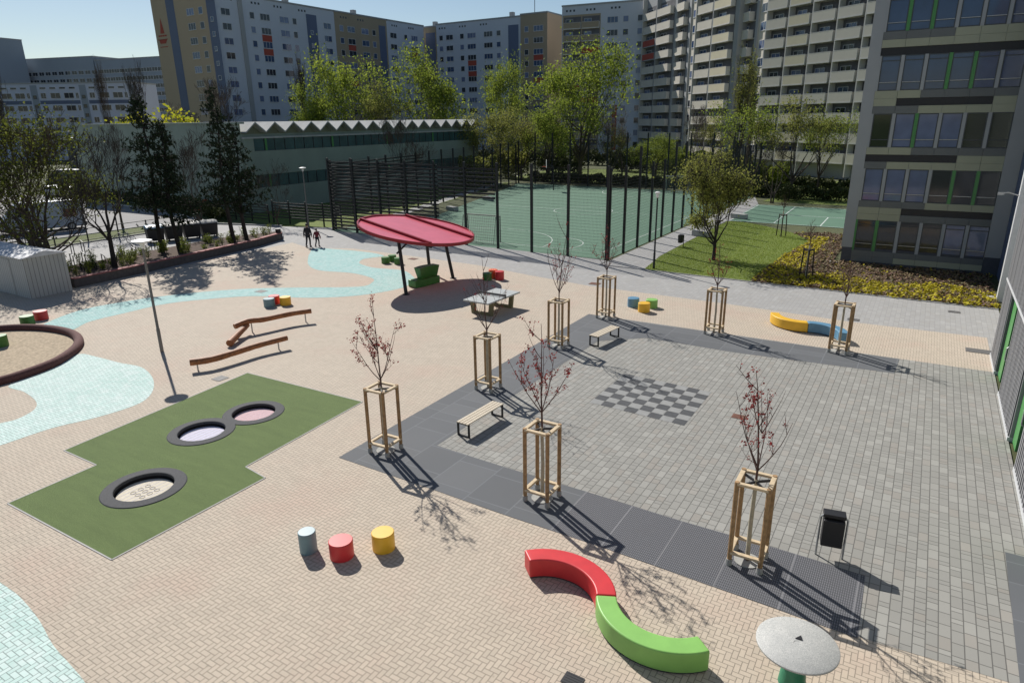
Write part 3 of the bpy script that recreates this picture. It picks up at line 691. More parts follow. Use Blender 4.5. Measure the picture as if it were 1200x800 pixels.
class Block:
    """a facade from A to B (left to right as seen), the building standing behind it"""
    def __init__(s, name, label, A, B, depth, h, wall, roofm='w_grey'):
        A = Vector(A); B = Vector(B); d = B-A; s.len = d.length; s.h = h
        s.root = thing(name, (A.x, A.y, 0), math.atan2(d.y, d.x), label, 'apartment block'); s.nw = 0; s.rest = MB(); s.restm = None
        b = MB(); b.box(0, s.len, 0, depth, 0, h); b.build('wall', M[wall], s.root)
        b = MB(); b.box(-0.1, s.len+0.1, -0.12, depth+0.1, h, h+0.35); b.build('roof', M[roofm], s.root)
        s.base = h-2.2-11*ST
    def part(s, name, mesh, x, z, y=0.0):
        o = bpy.data.objects.new(name, mesh); COL.objects.link(o); o.parent = s.root; o.location = (x, y, z)
    def window(s, x, z, w_, h_=1.35, n=2, fr='frame_white', gl='glass', y=0.0):
        me = win_mesh(w_, h_, n, fr, gl)
        if s.nw < 100: s.part('window', me, x, z, y-0.004); s.nw += 1
        else:
            s.restm = me
            s.rest.add([(v.co.x+x, v.co.y+y-0.004, v.co.z+z) for v in me.vertices], [tuple(p.vertices) for p in me.polygons], 0)
            s.rest.mi[-len(me.polygons):] = [p.material_index for p in me.polygons]
    def panel(s, name, x0, x1, z0, z1, mat, proud=0.03):
        b = MB(); b.box(x0, x1, -proud, 0.0-0.001, z0, z1); b.build(name, M[mat], s.root)
    def close(s):
        if s.rest.v:
            o = s.rest.build('window', [s.restm.materials[0], s.restm.materials[1]], s.root); o['kind'] = 'stuff'
    def vents(s, xs):
        for x in xs:
            for q in range(3): b = MB(); b.box(x+q*0.9, x+q*0.9+0.45, -0.03, -0.002, s.h-1.2, s.h-0.75); b.build('vent', M['glass'], s.root)
    def chimney(s, x, y=4.0):
        b = MB(); b.box(x, x+1.1, y, y+1.1, s.h+0.35, s.h+2.0); b.build('chimney', M['w_grey'], s.root)
HT = 34.3
rg = random.Random(3)
def col_windows(B, x, w_, n=2, fr='frame_white', skip=0.0, h_=1.35, floors=11, zoff=0.85):
    for k in range(floors):
        B.window(x, B.base+k*ST+zoff, w_, h_, n, fr, rg.choice(['glass', 'glass', 'glassblue', 'curtain']))
# --- ochre end tower with a red sailing mark
T = Block('apartment_tower', 'ochre apartment tower with blue stripe and red sailing boat mark at top', (-150.6,97.5), (-129.75,97.5), 14, HT+1.5, 'w_yellow')
T.base = 1.6
T.panel('blue_stripe', 5.2, 8.0, 0.5, HT+1.2, 'w_blue'); T.panel('blue_stair_strip', 18.7, 21.5, 0.5, HT, 'w_blue')
col_windows(T, 12.0, 2.4, 3); col_windows(T, 16.0, 1.3, 1)
for k in range(10): T.window(19.6, T.base+k*ST+2.0, 0.9, 0.9, 1, 'frame_white', 'glassblue', -0.035)
b = MB(); zc = HT-6.6; b.add([(1.8,-0.04,zc),(3.3,-0.04,zc),(2.6,-0.04,zc+3.0),(2.5,-0.04,zc+3.0)], [(0,1,2,3)])
b.add([(1.0,-0.04,zc-1.2),(3.9,-0.04,zc-1.2),(3.3,-0.04,zc-2.0),(1.3,-0.04,zc-2.0)], [(3,2,1,0)]); b.box(0.6,4.2,-0.04,-0.002,zc-1.25,zc-1.12); b.box(1.1,3.8,-0.04,-0.002,zc-2.75,zc-2.6)
b.box(1.0,1.5,-0.04,-0.002,zc-0.6,zc-0.3); b.box(1.65,2.4,-0.04,-0.002,zc-0.6,zc-0.3); b.box(2.55,3.0,-0.04,-0.002,zc-0.6,zc-0.3); b.box(3.15,3.9,-0.04,-0.002,zc-0.6,zc-0.3)
b.build('sailing_mark', M['w_red'], T.root); T.close()
# --- white row running away
def red_panels(B, x, w_, floors):
    for k in floors: B.panel('red_panel', x, x+w_, B.base+k*ST-0.6, B.base+k*ST+0.72, 'w_red', 0.04)
Wb = Block('apartment_building', 'long white apartment house with blue stair strip beside the ochre tower', (-129.6,97.8), (-129.6,131.0), 13, HT, 'w_white')
for x, w_, n in ((1.2,2.2,2),(8.3,1.2,1),(11.0,2.6,3),(16.3,2.6,2),(20.0,1.2,1),(29.5,2.4,2)): col_windows(Wb, x, w_, n)
Wb.panel('blue_stair_strip', 24.2, 27.4, 1, HT-1.5, 'w_blue'); red_panels(Wb, 11.0, 2.6, (9, 8)); Wb.panel('pilaster', 5.5, 6.5, 0, HT, 'w_grey', 0.3)
for k in range(10): Wb.window(25.2, Wb.base+k*ST+2.0, 0.9, 0.9, 1, 'frame_white', 'glassblue', -0.035)
Wb.vents((2,9,15,22)); Wb.chimney(22); Wb.close()
Bb = Block('apartment_building', 'brown rendered apartment house section behind the spring green trees', (-129.6,131.05), (-129.6,150.0), 13, HT, 'w_brown')
for x, w_, n in ((1.5,1.3,1),(4.2,2.6,2),(9.2,2.6,2),(13.2,1.3,1)): col_windows(Bb, x, w_, n)
red_panels(Bb, 4.2, 2.6, (9, 6)); Bb.panel('blue_stair_strip', 15.8, 18.4, 1, HT-1.5, 'w_blue'); Bb.vents((2,8)); Bb.chimney(11); Bb.close()
Wc = Block('apartment_building', 'white apartment house with red balcony panels at the row corner', (-129.6,150.05), (-129.6,165.8), 13, HT, 'w_white')
for x, w_, n in ((1.2,2.6,2),(7.0,1.3,1),(10.0,2.8,3)): col_windows(Wc, x, w_, n)
red_panels(Wc, 10.0, 2.8, (9, 7)); Wc.vents((2,9)); Wc.close()
# --- cross row in the middle
Ba = Block('apartment_building', 'dark brown narrow apartment house section at the left of the cross row', (-137,168), (-126.5,168), 12, HT, 'w_brown')
Ba.panel('blue_stair_strip', 6.4, 9.8, 1, HT-1.5, 'w_blue'); Ba.chimney(6); Ba.close()
Wd = Block('apartment_building', 'blue white apartment house in the middle of the cross row', (-126.4,167.5), (-98.5,167.5), 12, HT+0.3, 'w_white')
for x, w_, n in ((1.0,1.3,1),(3.4,2.4,2),(8.2,1.3,1),(10.7,2.8,3),(16.2,2.8,3),(20.3,1.3,1)): col_windows(Wd, x, w_, n)
red_panels(Wd, 10.7, 2.8, (8, 7)); Wd.panel('blue_stair_strip', 24.0, 27.2, 1, HT-1.5, 'w_blue'); Wd.vents((1,8,15)); Wd.chimney(22); Wd.close()
Be = Block('apartment_building', 'peach ended apartment house at the right end of the cross row', (-98.4,167.2), (-90.4,167.2), 12.5, HT+0.6, 'w_brown')
col_windows(Be, 1.2, 1.2, 1); col_windows(Be, 4.0, 2.8, 3); red_panels(Be, 4.0, 2.8, (8, 6))
b = MB(); b.box(Be.len+0.001, Be.len+0.06, 0, 12.5, 0, HT+0.6); b.build('end_wall', M['w_peach'], Be.root)
b = MB(); b.tube([(1.5,5,HT),(1.5,5,HT+9)], 0.09, 5); b.build('mast', M['black'], Be.root); Be.close()
# --- white house with brown loggias
def loggia(B, x, w_, dep, front, floors=11, k0=0, box=0.0, fw=None, red=()):
    for k in range(k0, k0+floors):
        z = B.base+k*ST+0.05
        p = MB(); p.box(x, x+w_, -0.02, -0.003, z, z+ST-0.2); 
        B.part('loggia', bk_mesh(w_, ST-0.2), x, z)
        f = 'w_red' if k in red else front
        B.part('balcony', balc_mesh(fw or w_, dep, f), x, z+0.02)
        B.window(x+0.5, z+0.9, w_*0.42, 1.2, 2, 'frame_white', rg.choice(['glass','glassblue','curtain']), -0.03)
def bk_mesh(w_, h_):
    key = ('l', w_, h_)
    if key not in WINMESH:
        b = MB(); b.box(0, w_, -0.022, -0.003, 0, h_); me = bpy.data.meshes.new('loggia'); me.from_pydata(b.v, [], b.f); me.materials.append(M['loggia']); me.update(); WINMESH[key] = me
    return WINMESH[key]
Wl = Block('apartment_building', 'white apartment house with brown loggias and dark red panels left of balcony row', (-81.4,158.0), (-61.0,161.0), 12, HT, 'w_white')
Wl.panel('loggia_frame', 0.2, 9.6, 0.5, HT-1.9, 'w_brown', 0.02)
loggia(Wl, 0.5, 4.3, 0.5, 'w_brown', red=(5,)); loggia(Wl, 5.1, 4.3, 0.5, 'w_brown', red=(8, 4))
col_windows(Wl, 11.2, 2.6, 3); col_windows(Wl, 15.0, 1.3, 1); col_windows(Wl, 18.4, 1.2, 1); Wl.vents((1,6,12)); 
Wl.panel('blue_stair_strip', 13.0, 14.2, 1.5, 12, 'w_red', 0.02); Wl.close()
# --- balcony rows on the right, turning towards the viewer
def fin(B, x, dep=1.3, mat='w_grey', w_=0.22):
    dep = min(dep, 1.28) if w_ < 0.5 else dep
    b = MB(); b.box(x, x+w_, -dep, -0.002, 0.4, B.h-0.3); b.build('divider_wall', M[mat], B.root)
b1 = Block('balcony_building', 'first balcony house with two red balconies near its top', FAR(756,168), FAR(790,153), 12, HT+0.4, 'w_grey')
hw = (b1.len-1.4)/2
fin(b1, 0.0, 1.0, 'w_white2'); loggia(b1, 0.4, hw-0.2, 0.9, 'w_cream', red=(8, 7), fw=hw-0.5); loggia(b1, 0.5+hw, hw-0.2, 0.9, 'w_cream', fw=hw-0.5); fin(b1, 0.22+hw, 0.9); b1.close()
b2 = Block('balcony_building', 'recessed stair section with single cream balconies beside first balcony house', FAR(791,155), FAR(817,143.5), 12, HT+0.4, 'w_cream')
loggia(b2, 1.5, 4.6, 1.0, 'w_cream', fw=3.9); col_windows(b2, b2.len-3.6, 2.2, 2); b2.panel('pilaster', b2.len-5.2, b2.len-4.2, 0.4, HT, 'w_grey', 0.25); b2.close()
b3 = Block('balcony_building', 'balcony house with two columns of cream balconies behind the bare poplar', FAR(816,140.5), FAR(860,127.5), 12, HT+0.8, 'w_grey')
hw = (b3.len-1.6)/2
loggia(b3, 0.4, hw-0.2, 0.9, 'w_cream', fw=hw-0.4); loggia(b3, 0.5+hw, hw-0.2, 0.9, 'w_cream2', fw=hw-0.4); fin(b3, 0.22+hw, 0.9); fin(b3, 0.1, 1.0, 'w_white2'); b3.close()
b4 = Block('balcony_building', 'cream apartment section with paired windows between the balcony houses', FAR(861,131), FAR(898,119.5), 12, HT+0.8, 'w_cream')
loggia(b4, 1.2, 5.0, 1.0, 'w_cream', fw=4.2); col_windows(b4, b4.len-3.8, 2.3, 2); b4.panel('pilaster', b4.len-5.2, b4.len-4.4, 0.4, HT, 'w_grey', 0.25); b4.close()
b5 = Block('balcony_building', 'nearest balcony house with five columns of balconies left of the school', FAR(897,117), FAR(1042,96), 12, HT+1.0, 'w_grey')
bw = b5.len/5
for i, f in enumerate(('w_cream','w_cream2','w_cream','w_cream','w_cream')):
    loggia(b5, 0.2+i*bw, bw-0.25, 1.2, f, fw=bw-0.65); fin(b5, 0.0+i*bw, 1.18, 'w_white2', 0.16)
b5.close()
# --- low blue white house far left
lo = Block('apartment_building', 'low white and blue apartment house at far left behind the road', (-262,62), (-182,109), 12, 19.3, 'w_low')
lo.base = 2.0
for i in range(6, -1, -1):
    x = 3+i*13.0
    lo.panel('window_band', x-0.5, x+10.2, 14.3, 15.2, 'w_blue', 0.02)
    for q in (0, 2.6, 5.2, 7.8): lo.window(x+q, 18.0, 1.7, 0.55, 1)
    for k in (15.7, 12.6, 9.6):
        for q, wq in ((0, 1.4), (2.6, 2.6), (6.2, 2.6), (9.3, 0.8)): lo.window(x+q, k, wq, 1.4, 2)
    lo.panel('stair_panel', x+10.5, x+12.3, 1.0, 19.0, 'w_far', 0.02)
    for k in range(6): lo.window(x+10.9, 4.2+k*2.3, 0.9, 0.8, 1, 'frame_dark', y=-0.022)
lo.close()
def farblock(A, B, h, label, cols):
    F = Block('apartment_building', label, A, B, 12, h, 'w_far'); F.base = 2.0
    for k in range(int((h-4)/ST)-1, -1, -1):
        for i in range(cols): F.window((i+0.5)*F.len/cols, 2.2+k*ST, 2.6, 1.4, 2)
    F.close()
farblock(FAR(-60,300), FAR(127,276), 33.5, 'long grey apartment slab on the left horizon', 26)
farblock(FAR(128,275), FAR(215,262), 32, 'grey apartment slab on the horizon beside the ochre tower', 14)
farblock(FAR(-60,285), FAR(14,270), 40, 'taller grey apartment slab at the far left edge', 8)
# ================================================================== COURT FENCES
def fence_run(name, label, A, B, n, h, tall=(), slat=None, wire=True, post=0.15):
    A = Vector(A); B = Vector(B); d = B-A; Ln = d.length; rt = thing(name, (A.x, A.y, 0), math.atan2(d.y, d.x), label, 'fence', 'court fences')
    for i in range(n+1):
        x = Ln*i/n; hh = h+(1.15 if i in tall else 0)
        b = MB(); b.box(x-post/2, x+post/2, -post/2, post/2, 0, hh); b.build('post', M['blackpost'], rt)
    if wire:
        b = MB(); z = 0.1
        while z < h-0.05: b.box(0.05, Ln-0.05, -0.004, 0.004, z-0.005, z+0.005); z += 0.2
        x = 0.1
        while x < Ln: b.box(x-0.003, x+0.003, -0.008, -0.004, 0.1, h-0.1); x += 0.1
        b.build('wire_panel', M['black'], rt)
    for (x0, x1, z0, z1) in (slat or ()):
        b = MB(); z = z0
        while z < z1: b.beam((x0, 0.05, z), (x1, 0.05, z), 0.04, 0.13); z += 0.29
        b.build('slat_panel', M['blackpost'], rt)
    return rt
fence_run('court_fence', 'tall black mesh fence in front of the court with slatted screen at its left end', (-43.9,42.1), (-17.65,41.0), 9, 6.1, slat=((0,12.0,0.25,6.05),(12.0,17.3,3.6,5.9)))
fence_run('court_fence', 'tall black mesh fence along the right side of the court beside the paved path', (-17.62,41.3), (-17.62,85.9), 17, 5.95, tall=(2,5,6,9,12))
fence_run('court_fence', 'tall black mesh fence at the far end of the court before the hedges', (-52.2,87.8), (-17.6,86.2), 12, 6.0, tall=(1,2,3,4,5,6,7,8,9,10))
fence_run('court_fence', 'tall black mesh fence on the left side of the court towards the gym', (-44.0,42.5), (-52.4,87.4), 15, 5.9, slat=((0.2,17.0,2.9,5.8),))
# goals
def goal(label, x, y, rz, w_=3.0, h_=2.0, d_=1.0, mt='steel'):
    g = thing('football_goal', (x, y, 0.01), rz, label, 'goal', 'goals on the court')
    b = MB(); b.tube([(-w_/2,0,0),(-w_/2,0,h_),(w_/2,0,h_),(w_/2,0,0)], 0.045, 6); b.build('goal_frame', M[mt], g)
    b = MB(); b.tube([(-w_/2,0,h_),(-w_/2,d_*0.6,h_),(-w_/2,d_,0),(w_/2,d_,0),(w_/2,d_*0.6,h_),(w_/2,0,h_)], 0.025, 5); b.build('back_frame', M[mt], g)
    b = MB()
    for i in range(16):
        x_ = -w_/2+w_*i/15; b.tube([(x_,d_*0.6,h_),(x_,d_,0)], 0.008, 3, caps=False)
    for i in range(11):
        t = i/10; b.tube([(-w_/2,d_*(0.6+0.4*t),h_*(1-t)),(w_/2,d_*(0.6+0.4*t),h_*(1-t))], 0.008, 3, caps=False)
    for sx in (-1, 1):
        for i in range(6): b.tube([(sx*w_/2,d_*0.15*i,0.02),(sx*w_/2,d_*0.13*i,h_)], 0.008, 3, caps=False)
    b.build('net', M[mt], g); return g
goal('grey steel football goal just inside the front fence of the court', -29.1, 43.6, math.pi, mt='cast')
goal('pale steel football goal at the far end of the court', -27.0, 84.0, 0)
hp = thing('basketball_hoop', (-42.5, 80.5, 0), R(-60), 'basketball hoop with white backboard at the far left of the court', 'hoop')
b = MB(); b.tube([(0,0,0),(0,0,3.0),(0,-0.9,3.4)], 0.07, 6); b.build('pole', M['blackpost'], hp)
b = MB(); b.box(-0.7,0.7,-0.96,-0.92,2.9,3.9); b.build('backboard', M['white'], hp)
b = MB(); b.tube([(0.23*math.cos(t*0.524), -1.22+0.23*math.sin(t*0.524), 3.05) for t in range(13)], 0.015, 5, caps=False); b.build('rim', M['orange'], hp)

# ================================================================== LAMPS
def lamp(label, x, y, h, disc=0.42, group='mast lamps', mat='lamppole', arm=False):
    l = thing('lamp_post', (x, y, 0), 0, label, 'lamp', group)
    b = MB(); b.tube([(0,0,0),(0,0,1.0),(0,0,1.02),(0,0,h-0.1)], [0.072,0.07,0.056,0.046], 10); b.build('pole', M[mat], l, smooth=True)
    if arm:
        b = MB(); b.box(-0.5,0.12,-0.08,0.08,h-0.1,h-0.02); b.build('lamp_head', M['steel'], l)
    else:
        b = MB(); b.lathe([(0.05,h-0.32),(0.09,h-0.25),(0.09,h-0.12),(disc,h-0.05),(disc,h),(disc*0.6,h+0.03),(0.05,h+0.05)], 24); b.build('lamp_head', M['white'], l, smooth=True)
    return l
lamp('slender lamp with round white disc top beside the turf carpet', -26.25, 14.96, 4.65, 0.38)
lamp('thin grey lamp post at the edge of the lawn by the court path', -13.95, 39.95, 4.7, 0.16, mat='blackpost')
lamp('thin pale lamp post at the grass corner left of the slatted fence', -47.3, 42.4, 5.2, 0.3)

# ================================================================== PLAY AND SEATING
def arc_prism(b, cx, cy, r0, r1, a0, a1, z0, z1, n=20, mi=0):
    o = []; i_ = []
    for k in range(n+1):
        t = R(a0+(a1-a0)*k/n); o.append((cx+r1*math.cos(t), cy+r1*math.sin(t))); i_.append((cx+r0*math.cos(t), cy+r0*math.sin(t)))
    for k in range(n):
        vs = []
        q = [o[k], o[k+1], i_[k+1], i_[k]]
        for z in (z0, z1): vs += [(x, y, z) for x, y in q]
        fs = [(3,2,1,0),(4,5,6,7),(0,1,5,4),(2,3,7,6)]
        if k == 0: fs.append((3,0,4,7))
        if k == n-1: fs.append((1,2,6,5))
        b.add(vs, fs, mi)
def merge(o, dist=0.0005):
    import bmesh
    bm = bmesh.new(); bm.from_mesh(o.data); bmesh.ops.remove_doubles(bm, verts=bm.verts, dist=dist); bm.normal_update(); bm.to_mesh(o.data); bm.free(); return o
def sbench(name, label, cx, cy, a0, a1, mat):
    t = thing(name, (cx, cy, 0.006), 0, label, 'bench', 'curved bench segments')
    b = MB(); arc_prism(b, 0, 0, 0.97, 1.36, a0, a1, 0.03, 0.45); merge(b.build('seat', M[mat], t, bevel=0.035, seg=3))
    b = MB(); arc_prism(b, 0, 0, 1.0, 1.33, a0+1.5 if a1 > a0 else a0-1.5, a1-1.5 if a1 > a0 else a1+1.5, 0.0, 0.035); b.build('base', M['rubber'], t)
    return t
sbench('curved_bench', 'red curved plastic bench segment joined to the green one in the foreground', -5.08, 9.38, 25.3, 137, 'red')
sbench('curved_bench', 'light green curved plastic bench segment joined to the red one in the foreground', -2.97, 10.36, 205, 319, 'green')
sbench('curved_bench', 'yellow curved plastic bench segment near the far edge of the dark slabs', -3.98, 31.75, 190, 289, 'yellow')
sbench('curved_bench', 'blue curved plastic bench segment partly behind a wooden tree guard', -3.22, 29.55, 6, 108.6, 'blue')

DR = [('blue grey drum seat, leftmost of three in the foreground',(362,645),.19,.50,'steelblue'),('red drum seat between a grey and a yellow one in the foreground',(401,651),.26,.40,'red'),('yellow drum seat, right of the red one in the foreground',(450,642),.25,.42,'yellow'),
('green drum seat with pale top left of a red one by the sandpit',(33,380),.30,.42,'dgreen'),('red drum seat right of a green one near the metal shed',(49,374),.30,.42,'red'),('dark green drum seat standing inside the sandpit rim at left edge',(2,406),.28,.5,'dgreen'),
('blue drum seat with pale top left of a yellow one by the balance logs',(316,359),.28,.42,'steelblue'),('red drum seat behind the blue and yellow ones by the balance logs',(322,355.5),.28,.42,'red'),('yellow drum seat right of a blue one by the balance logs',(335,357),.28,.42,'yellow'),
('green drum seat, leftmost of three on the sandy inlet left of the canopy',(452,308.5),.27,.42,'dgreen'),('green drum seat, rear one of three left of the canopy',(460,306),.27,.42,'dgreen'),('green drum seat, right one of three left of the canopy',(467,309.5),.27,.42,'dgreen'),
('green drum seat left of two red ones behind the table tennis table',(571,328),.27,.42,'dgreen'),('orange red drum seat in the middle behind the table tennis table',(578,325.5),.27,.5,'orange'),('red drum seat at right behind the table tennis table',(585.5,327.5),.27,.5,'red'),
('blue drum seat left of a yellow one behind the far benches',(742,359),.29,.44,'blue'),('yellow drum seat in front between a blue and a green one',(754.5,365),.29,.44,'yellow'),('green drum seat right of a yellow one behind the far benches',(763.5,360),.29,.40,'green')]
for lb, p, r, h, mt in DR:
    x, y = G(*p); t = thing('drum_seat', (x, y, 0.006), random.uniform(0, 6), lb, 'drum seat', 'drum seats')
    b = MB(); b.lathe([(r,0.0),(r,h-.012),(r-.012,h)], 36); b.build('seat', M[mt], t, smooth=True)
# slatted benches
def bench(label, x, y, rz, ln):
    t = thing('bench', (x, y, 0.012), rz, label, 'bench', 'slatted benches')
    for i in range(4):
        b = MB(); b.box(-0.215+i*0.112, -0.215+i*0.112+0.092, -ln/2, ln/2, 0.42, 0.455); b.build('slat', M['slat'], t, bevel=0.006)
    for s in (-1, 1):
        yy = s*(ln/2-0.06)
        b = MB()
        for a, c in (((-0.20,yy,0.0),(-0.20,yy,0.41)),((0.20,yy,0.0),(0.20,yy,0.41))): b.beam(a, c, 0.05, 0.05, up=(0,1,0))
        b.box(-0.225,0.225,yy-0.025,yy+0.025,0.385,0.418); b.box(-0.175,0.175,yy-0.024,yy+0.024,0.0,0.04); b.build('leg_frame', M['black'], t)
    b = MB(); b.box(-0.04,0.04,-ln/2+0.09,ln/2-0.09,0.385,0.415); b.build('beam', M['black'], t)
    return t
bench('slatted bench on dark metal frames, nearest one left of the plaza', -10.72, 15.62, R(-3), 1.85)
bench('slatted bench on dark metal frames at the far left corner of the plaza', -10.78, 25.15, R(-8), 1.75)
# table tennis table
t = thing('table_tennis_table', (-17.6, 26.95, 0.004), R(-3), 'grey concrete table tennis table with metal net beside the canopy', 'table')
b = MB(); b.box(-0.76,0.76,-1.37,1.37,0.68,0.76); b.build('table_top', M['tabletop'], t, bevel=0.02)
for s in (-1, 1):
    b = MB(); yy = s*0.85
    b.prism([(-0.62,0.0),(-0.48,0.0)], 0, 0) if False else None
    b.beam((-0.5,yy,0),(-0.58,yy,0.68),0.2,0.16,up=(0,1,0)); b.beam((0.5,yy,0),(0.58,yy,0.68),0.2,0.16,up=(0,1,0)); b.box(-0.45,0.45,yy-0.09,yy+0.09,0.0,0.12); b.build('leg', M['olive'], t)
b = MB(); b.box(-0.80,0.80,-0.012,0.012,0.79,0.90); 
for s in (-1,1): b.box(s*0.8-0.03,s*0.8+0.03,-0.03,0.03,0.70,0.92)
b.build('net', M['cast'], t)
# canopy: tilted oval roof on splayed dark legs
cv = thing('canopy', (-24.83, 30.31, 0.004), 0, 'large tilted oval red canopy on splayed dark legs', 'canopy')
SA, SB, SX, SY, SZ = 3.78, 2.98, -0.2, -0.07, 3.07
def cz(x, y): return SZ+SX*x+SY*y
def ell(k, dz, n=72): return [(SB*k*math.cos(2*math.pi*i/n), SA*k*math.sin(2*math.pi*i/n), cz(SB*k*math.cos(2*math.pi*i/n), SA*k*math.sin(2*math.pi*i/n))+dz) for i in range(n)]
b = MB(); n = 72; b.add(ell(0.985, -0.02)+ell(0.985, -0.06), [tuple(range(n)), tuple(range(2*n-1, n-1, -1))]); b.build('roof_panel', M['canopy'], cv)
b = MB(); vs = ell(1.0, 0.05)+ell(0.975, 0.05)+ell(0.975, -0.12)+ell(1.0, -0.12)
b.add(vs, [(k*n+i, k*n+(i+1) % n, ((k+1) % 4)*n+(i+1) % n, ((k+1) % 4)*n+i) for k in range(4) for i in range(n)]); b.build('rim', M['canopyrim'], cv)
for yy in (-2.0, 2.0):
    xl = SB*math.sqrt(1-(yy/SA)**2)*0.985
    b = MB(); b.beam((-xl,yy,cz(-xl,yy)+0.05),(xl,yy,cz(xl,yy)+0.05),0.14,0.12); b.build('rib', M['canopyrim'], cv)
for yy in (-1.9, 1.9):
    xl = SB*math.sqrt(1-(yy/SA)**2)*0.95
    b = MB(); b.beam((-xl,yy,cz(-xl,yy)-0.16),(xl,yy,cz(xl,yy)-0.16),0.1,0.18); b.build('cross_beam', M['blackpost'], cv)
for (px_, hx) in (((476,345),0.35),((504,320),-0.25),((531,326),0.3)):
    gx, gy = G(*px_); lx, ly = gx+24.83, gy-30.31
    top = (lx*0.82-0.35, max(-2.6, min(2.6, ly*0.98)), 0); top = (top[0], top[1], cz(top[0], top[1])-0.1)
    b = MB(); b.tube([(lx, ly, 0), top], [0.10, 0.095], 10); b.build('leg', M['blackpost'], cv, smooth=True)
    b = MB(); b.tube([(lx*0.97+(top[0]-lx)*0.75, ly, 2.2), (top[0]+0.7, top[1], cz(top[0]+0.7, top[1])-0.12)], 0.05, 6); b.build('brace', M['blackpost'], cv)
    b = MB(); b.cyl(lx, ly, 0, 0.02, 0.2, 16); b.build('foot_plate', M['blackpost'], cv)
# green curved bench with raised flaring back block under the canopy
gb = thing('green_lounge_bench', (-25.0, 29.3, 0.004), 0, 'dark green curved bench with high flared back under the canopy', 'bench')
a0 = Vector(G(483,337)); a1 = Vector(G(512,330)); ctr = (a0+a1)/2; gb.location = (ctr.x, ctr.y, 0.004); dd = a1-a0; gb.rotation_euler = (0,0,math.atan2(dd.y, dd.x))
Lb = dd.length
b = MB(); 
P_ = [(-Lb/2,-0.35),(-0.15*Lb,-0.42),(0.5*Lb,-0.30),(0.5*Lb,0.35),(-0.15*Lb,0.28),(-Lb/2,0.35)]
b.prism(P_, 0, 0.42); b.build('seat', M['dgreen'], gb, bevel=0.05)
b = MB(); n_ = 12; lo_ = []; hi_ = []
for i in range(n_+1):
    u = i/n_; x_ = -0.22*Lb+u*0.72*Lb; c_ = 0.16*math.sin(u*math.pi)
    lo_ += [(x_*0.9+0.02*Lb, -0.12+c_), (x_*0.9+0.02*Lb, 0.22+c_)]; hi_ += [(x_*1.08, -0.20+c_), (x_*1.08, 0.34+c_)]
vs = [(x,y,0.42) for x,y in lo_]+[(x,y,1.02) for x,y in hi_]; K = len(lo_)
fs = []
for i in range(n_):
    a, c_, d_, e_ = 2*i, 2*i+1, 2*i+3, 2*i+2
    fs += [(K+a,K+e_,K+d_,K+c_),(a,e_,K+e_,K+a),(c_,K+c_,K+d_,d_)]
fs += [(0,K,K+1,1),(K-2,K-1,2*K-1,2*K-2)]
b.add(vs, fs); b.build('backrest', M['dgreen'], gb, smooth=True)
# trampolines
for (ctr, r), lb, mt in zip(TRAMP, ('round sunken trampoline with cream mat, nearest of the three', 'round sunken trampoline with lilac white mat, middle of the three', 'round sunken trampoline with pink mat, farthest of the three'), ('mat_cream','mat_lilac','mat_pink')):
    t = thing('trampoline', (ctr.x, ctr.y, 0.015), 0, lb, 'trampoline', 'ground trampolines')
    b = MB(); b.lathe([(r,0.0),(r-0.02,0.018),(r*0.72,0.028),(r*0.70,0.02),(r*0.70,-0.06)], 56)
    b.f = [f for f in b.f if len(f) == 4]; b.mi = [0]*len(b.f); b.build('rubber_ring', M['rubber'], t)
    b = MB(); b.lathe([(r*0.712,-0.02),(r*0.712,-0.5),(0.01,-0.5)], 48); b.f = [f for f in b.f if len(f) == 4]; b.mi = [0]*len(b.f); b.build('pit', M['pit'], t)
    b = MB(); b.cyl(0, 0, -0.16, -0.13, r*0.66, 48); b.build('jumping_mat', M[mt], t)
    mk = MB()
    for i in range(7):
        xx = (-3+i)*r*0.16; hl = r*0.64*math.sqrt(max(0.05, 1-(xx/(r*0.64))**2))*0.96
        mk.box(xx-0.006, xx+0.006, -hl, hl, -0.1295, -0.127)
    mk.build('mat_seams', M['mat_lilac' if mt != 'mat_lilac' else 'mat_cream'], t)
    if mt == 'mat_cream':
        mk = MB()
        for i in (-1, 0, 1):
            for j in (-1, 0, 1): mk.tube([(i*0.2+0.07*math.cos(q*0.785), j*0.2+0.07*math.sin(q*0.785), -0.126) for q in range(9)], 0.006, 4, caps=False)
        mk.build('printed_mark', M['mat_mark'], t)
# balance logs
def logb(label, pts, r0, r1, posts, rough=0.04):
    t = thing('balance_log', (pts[0][0], pts[0][1], 0), 0, label, 'balance log', 'balance logs')
    P = [Vector(p)-Vector((pts[0][0], pts[0][1], 0)) for p in pts]; fine = []
    for i in range(len(P)-1):
        p0, p1, p2, p3 = P[max(i-1,0)], P[i], P[i+1], P[min(i+2, len(P)-1)]
        for q in range(5):
            u = q/5; fine.append(0.5*((2*p1)+(p2-p0)*u+(2*p0-5*p1+4*p2-p3)*u*u+(3*p1-p0-3*p2+p3)*u**3))
    fine.append(P[-1]); m_ = len(fine)
    b = MB(); b.tube(fine, [(r0+(r1-r0)*i/(m_-1))*(1+random.uniform(-rough, rough)) for i in range(m_)], 12); b.build('log', M['log'], t, smooth=True)
    for f in posts:
        i = int(f*(m_-1)); p = fine[i]; b = MB(); b.tube([(p.x, p.y, 0), (p.x, p.y, p.z-0.02)], 0.03, 8); b.build('post', M['steel'], t)
    return t
logb('long gently curved brown balance log on two steel posts, nearest of three', [(-23.06,14.13,.36),(-22.65,14.75,.36),(-22.5,15.7,.37),(-22.4,16.8,.38),(-22.05,17.95,.42)], 0.135, 0.11, (0.12, 0.92))
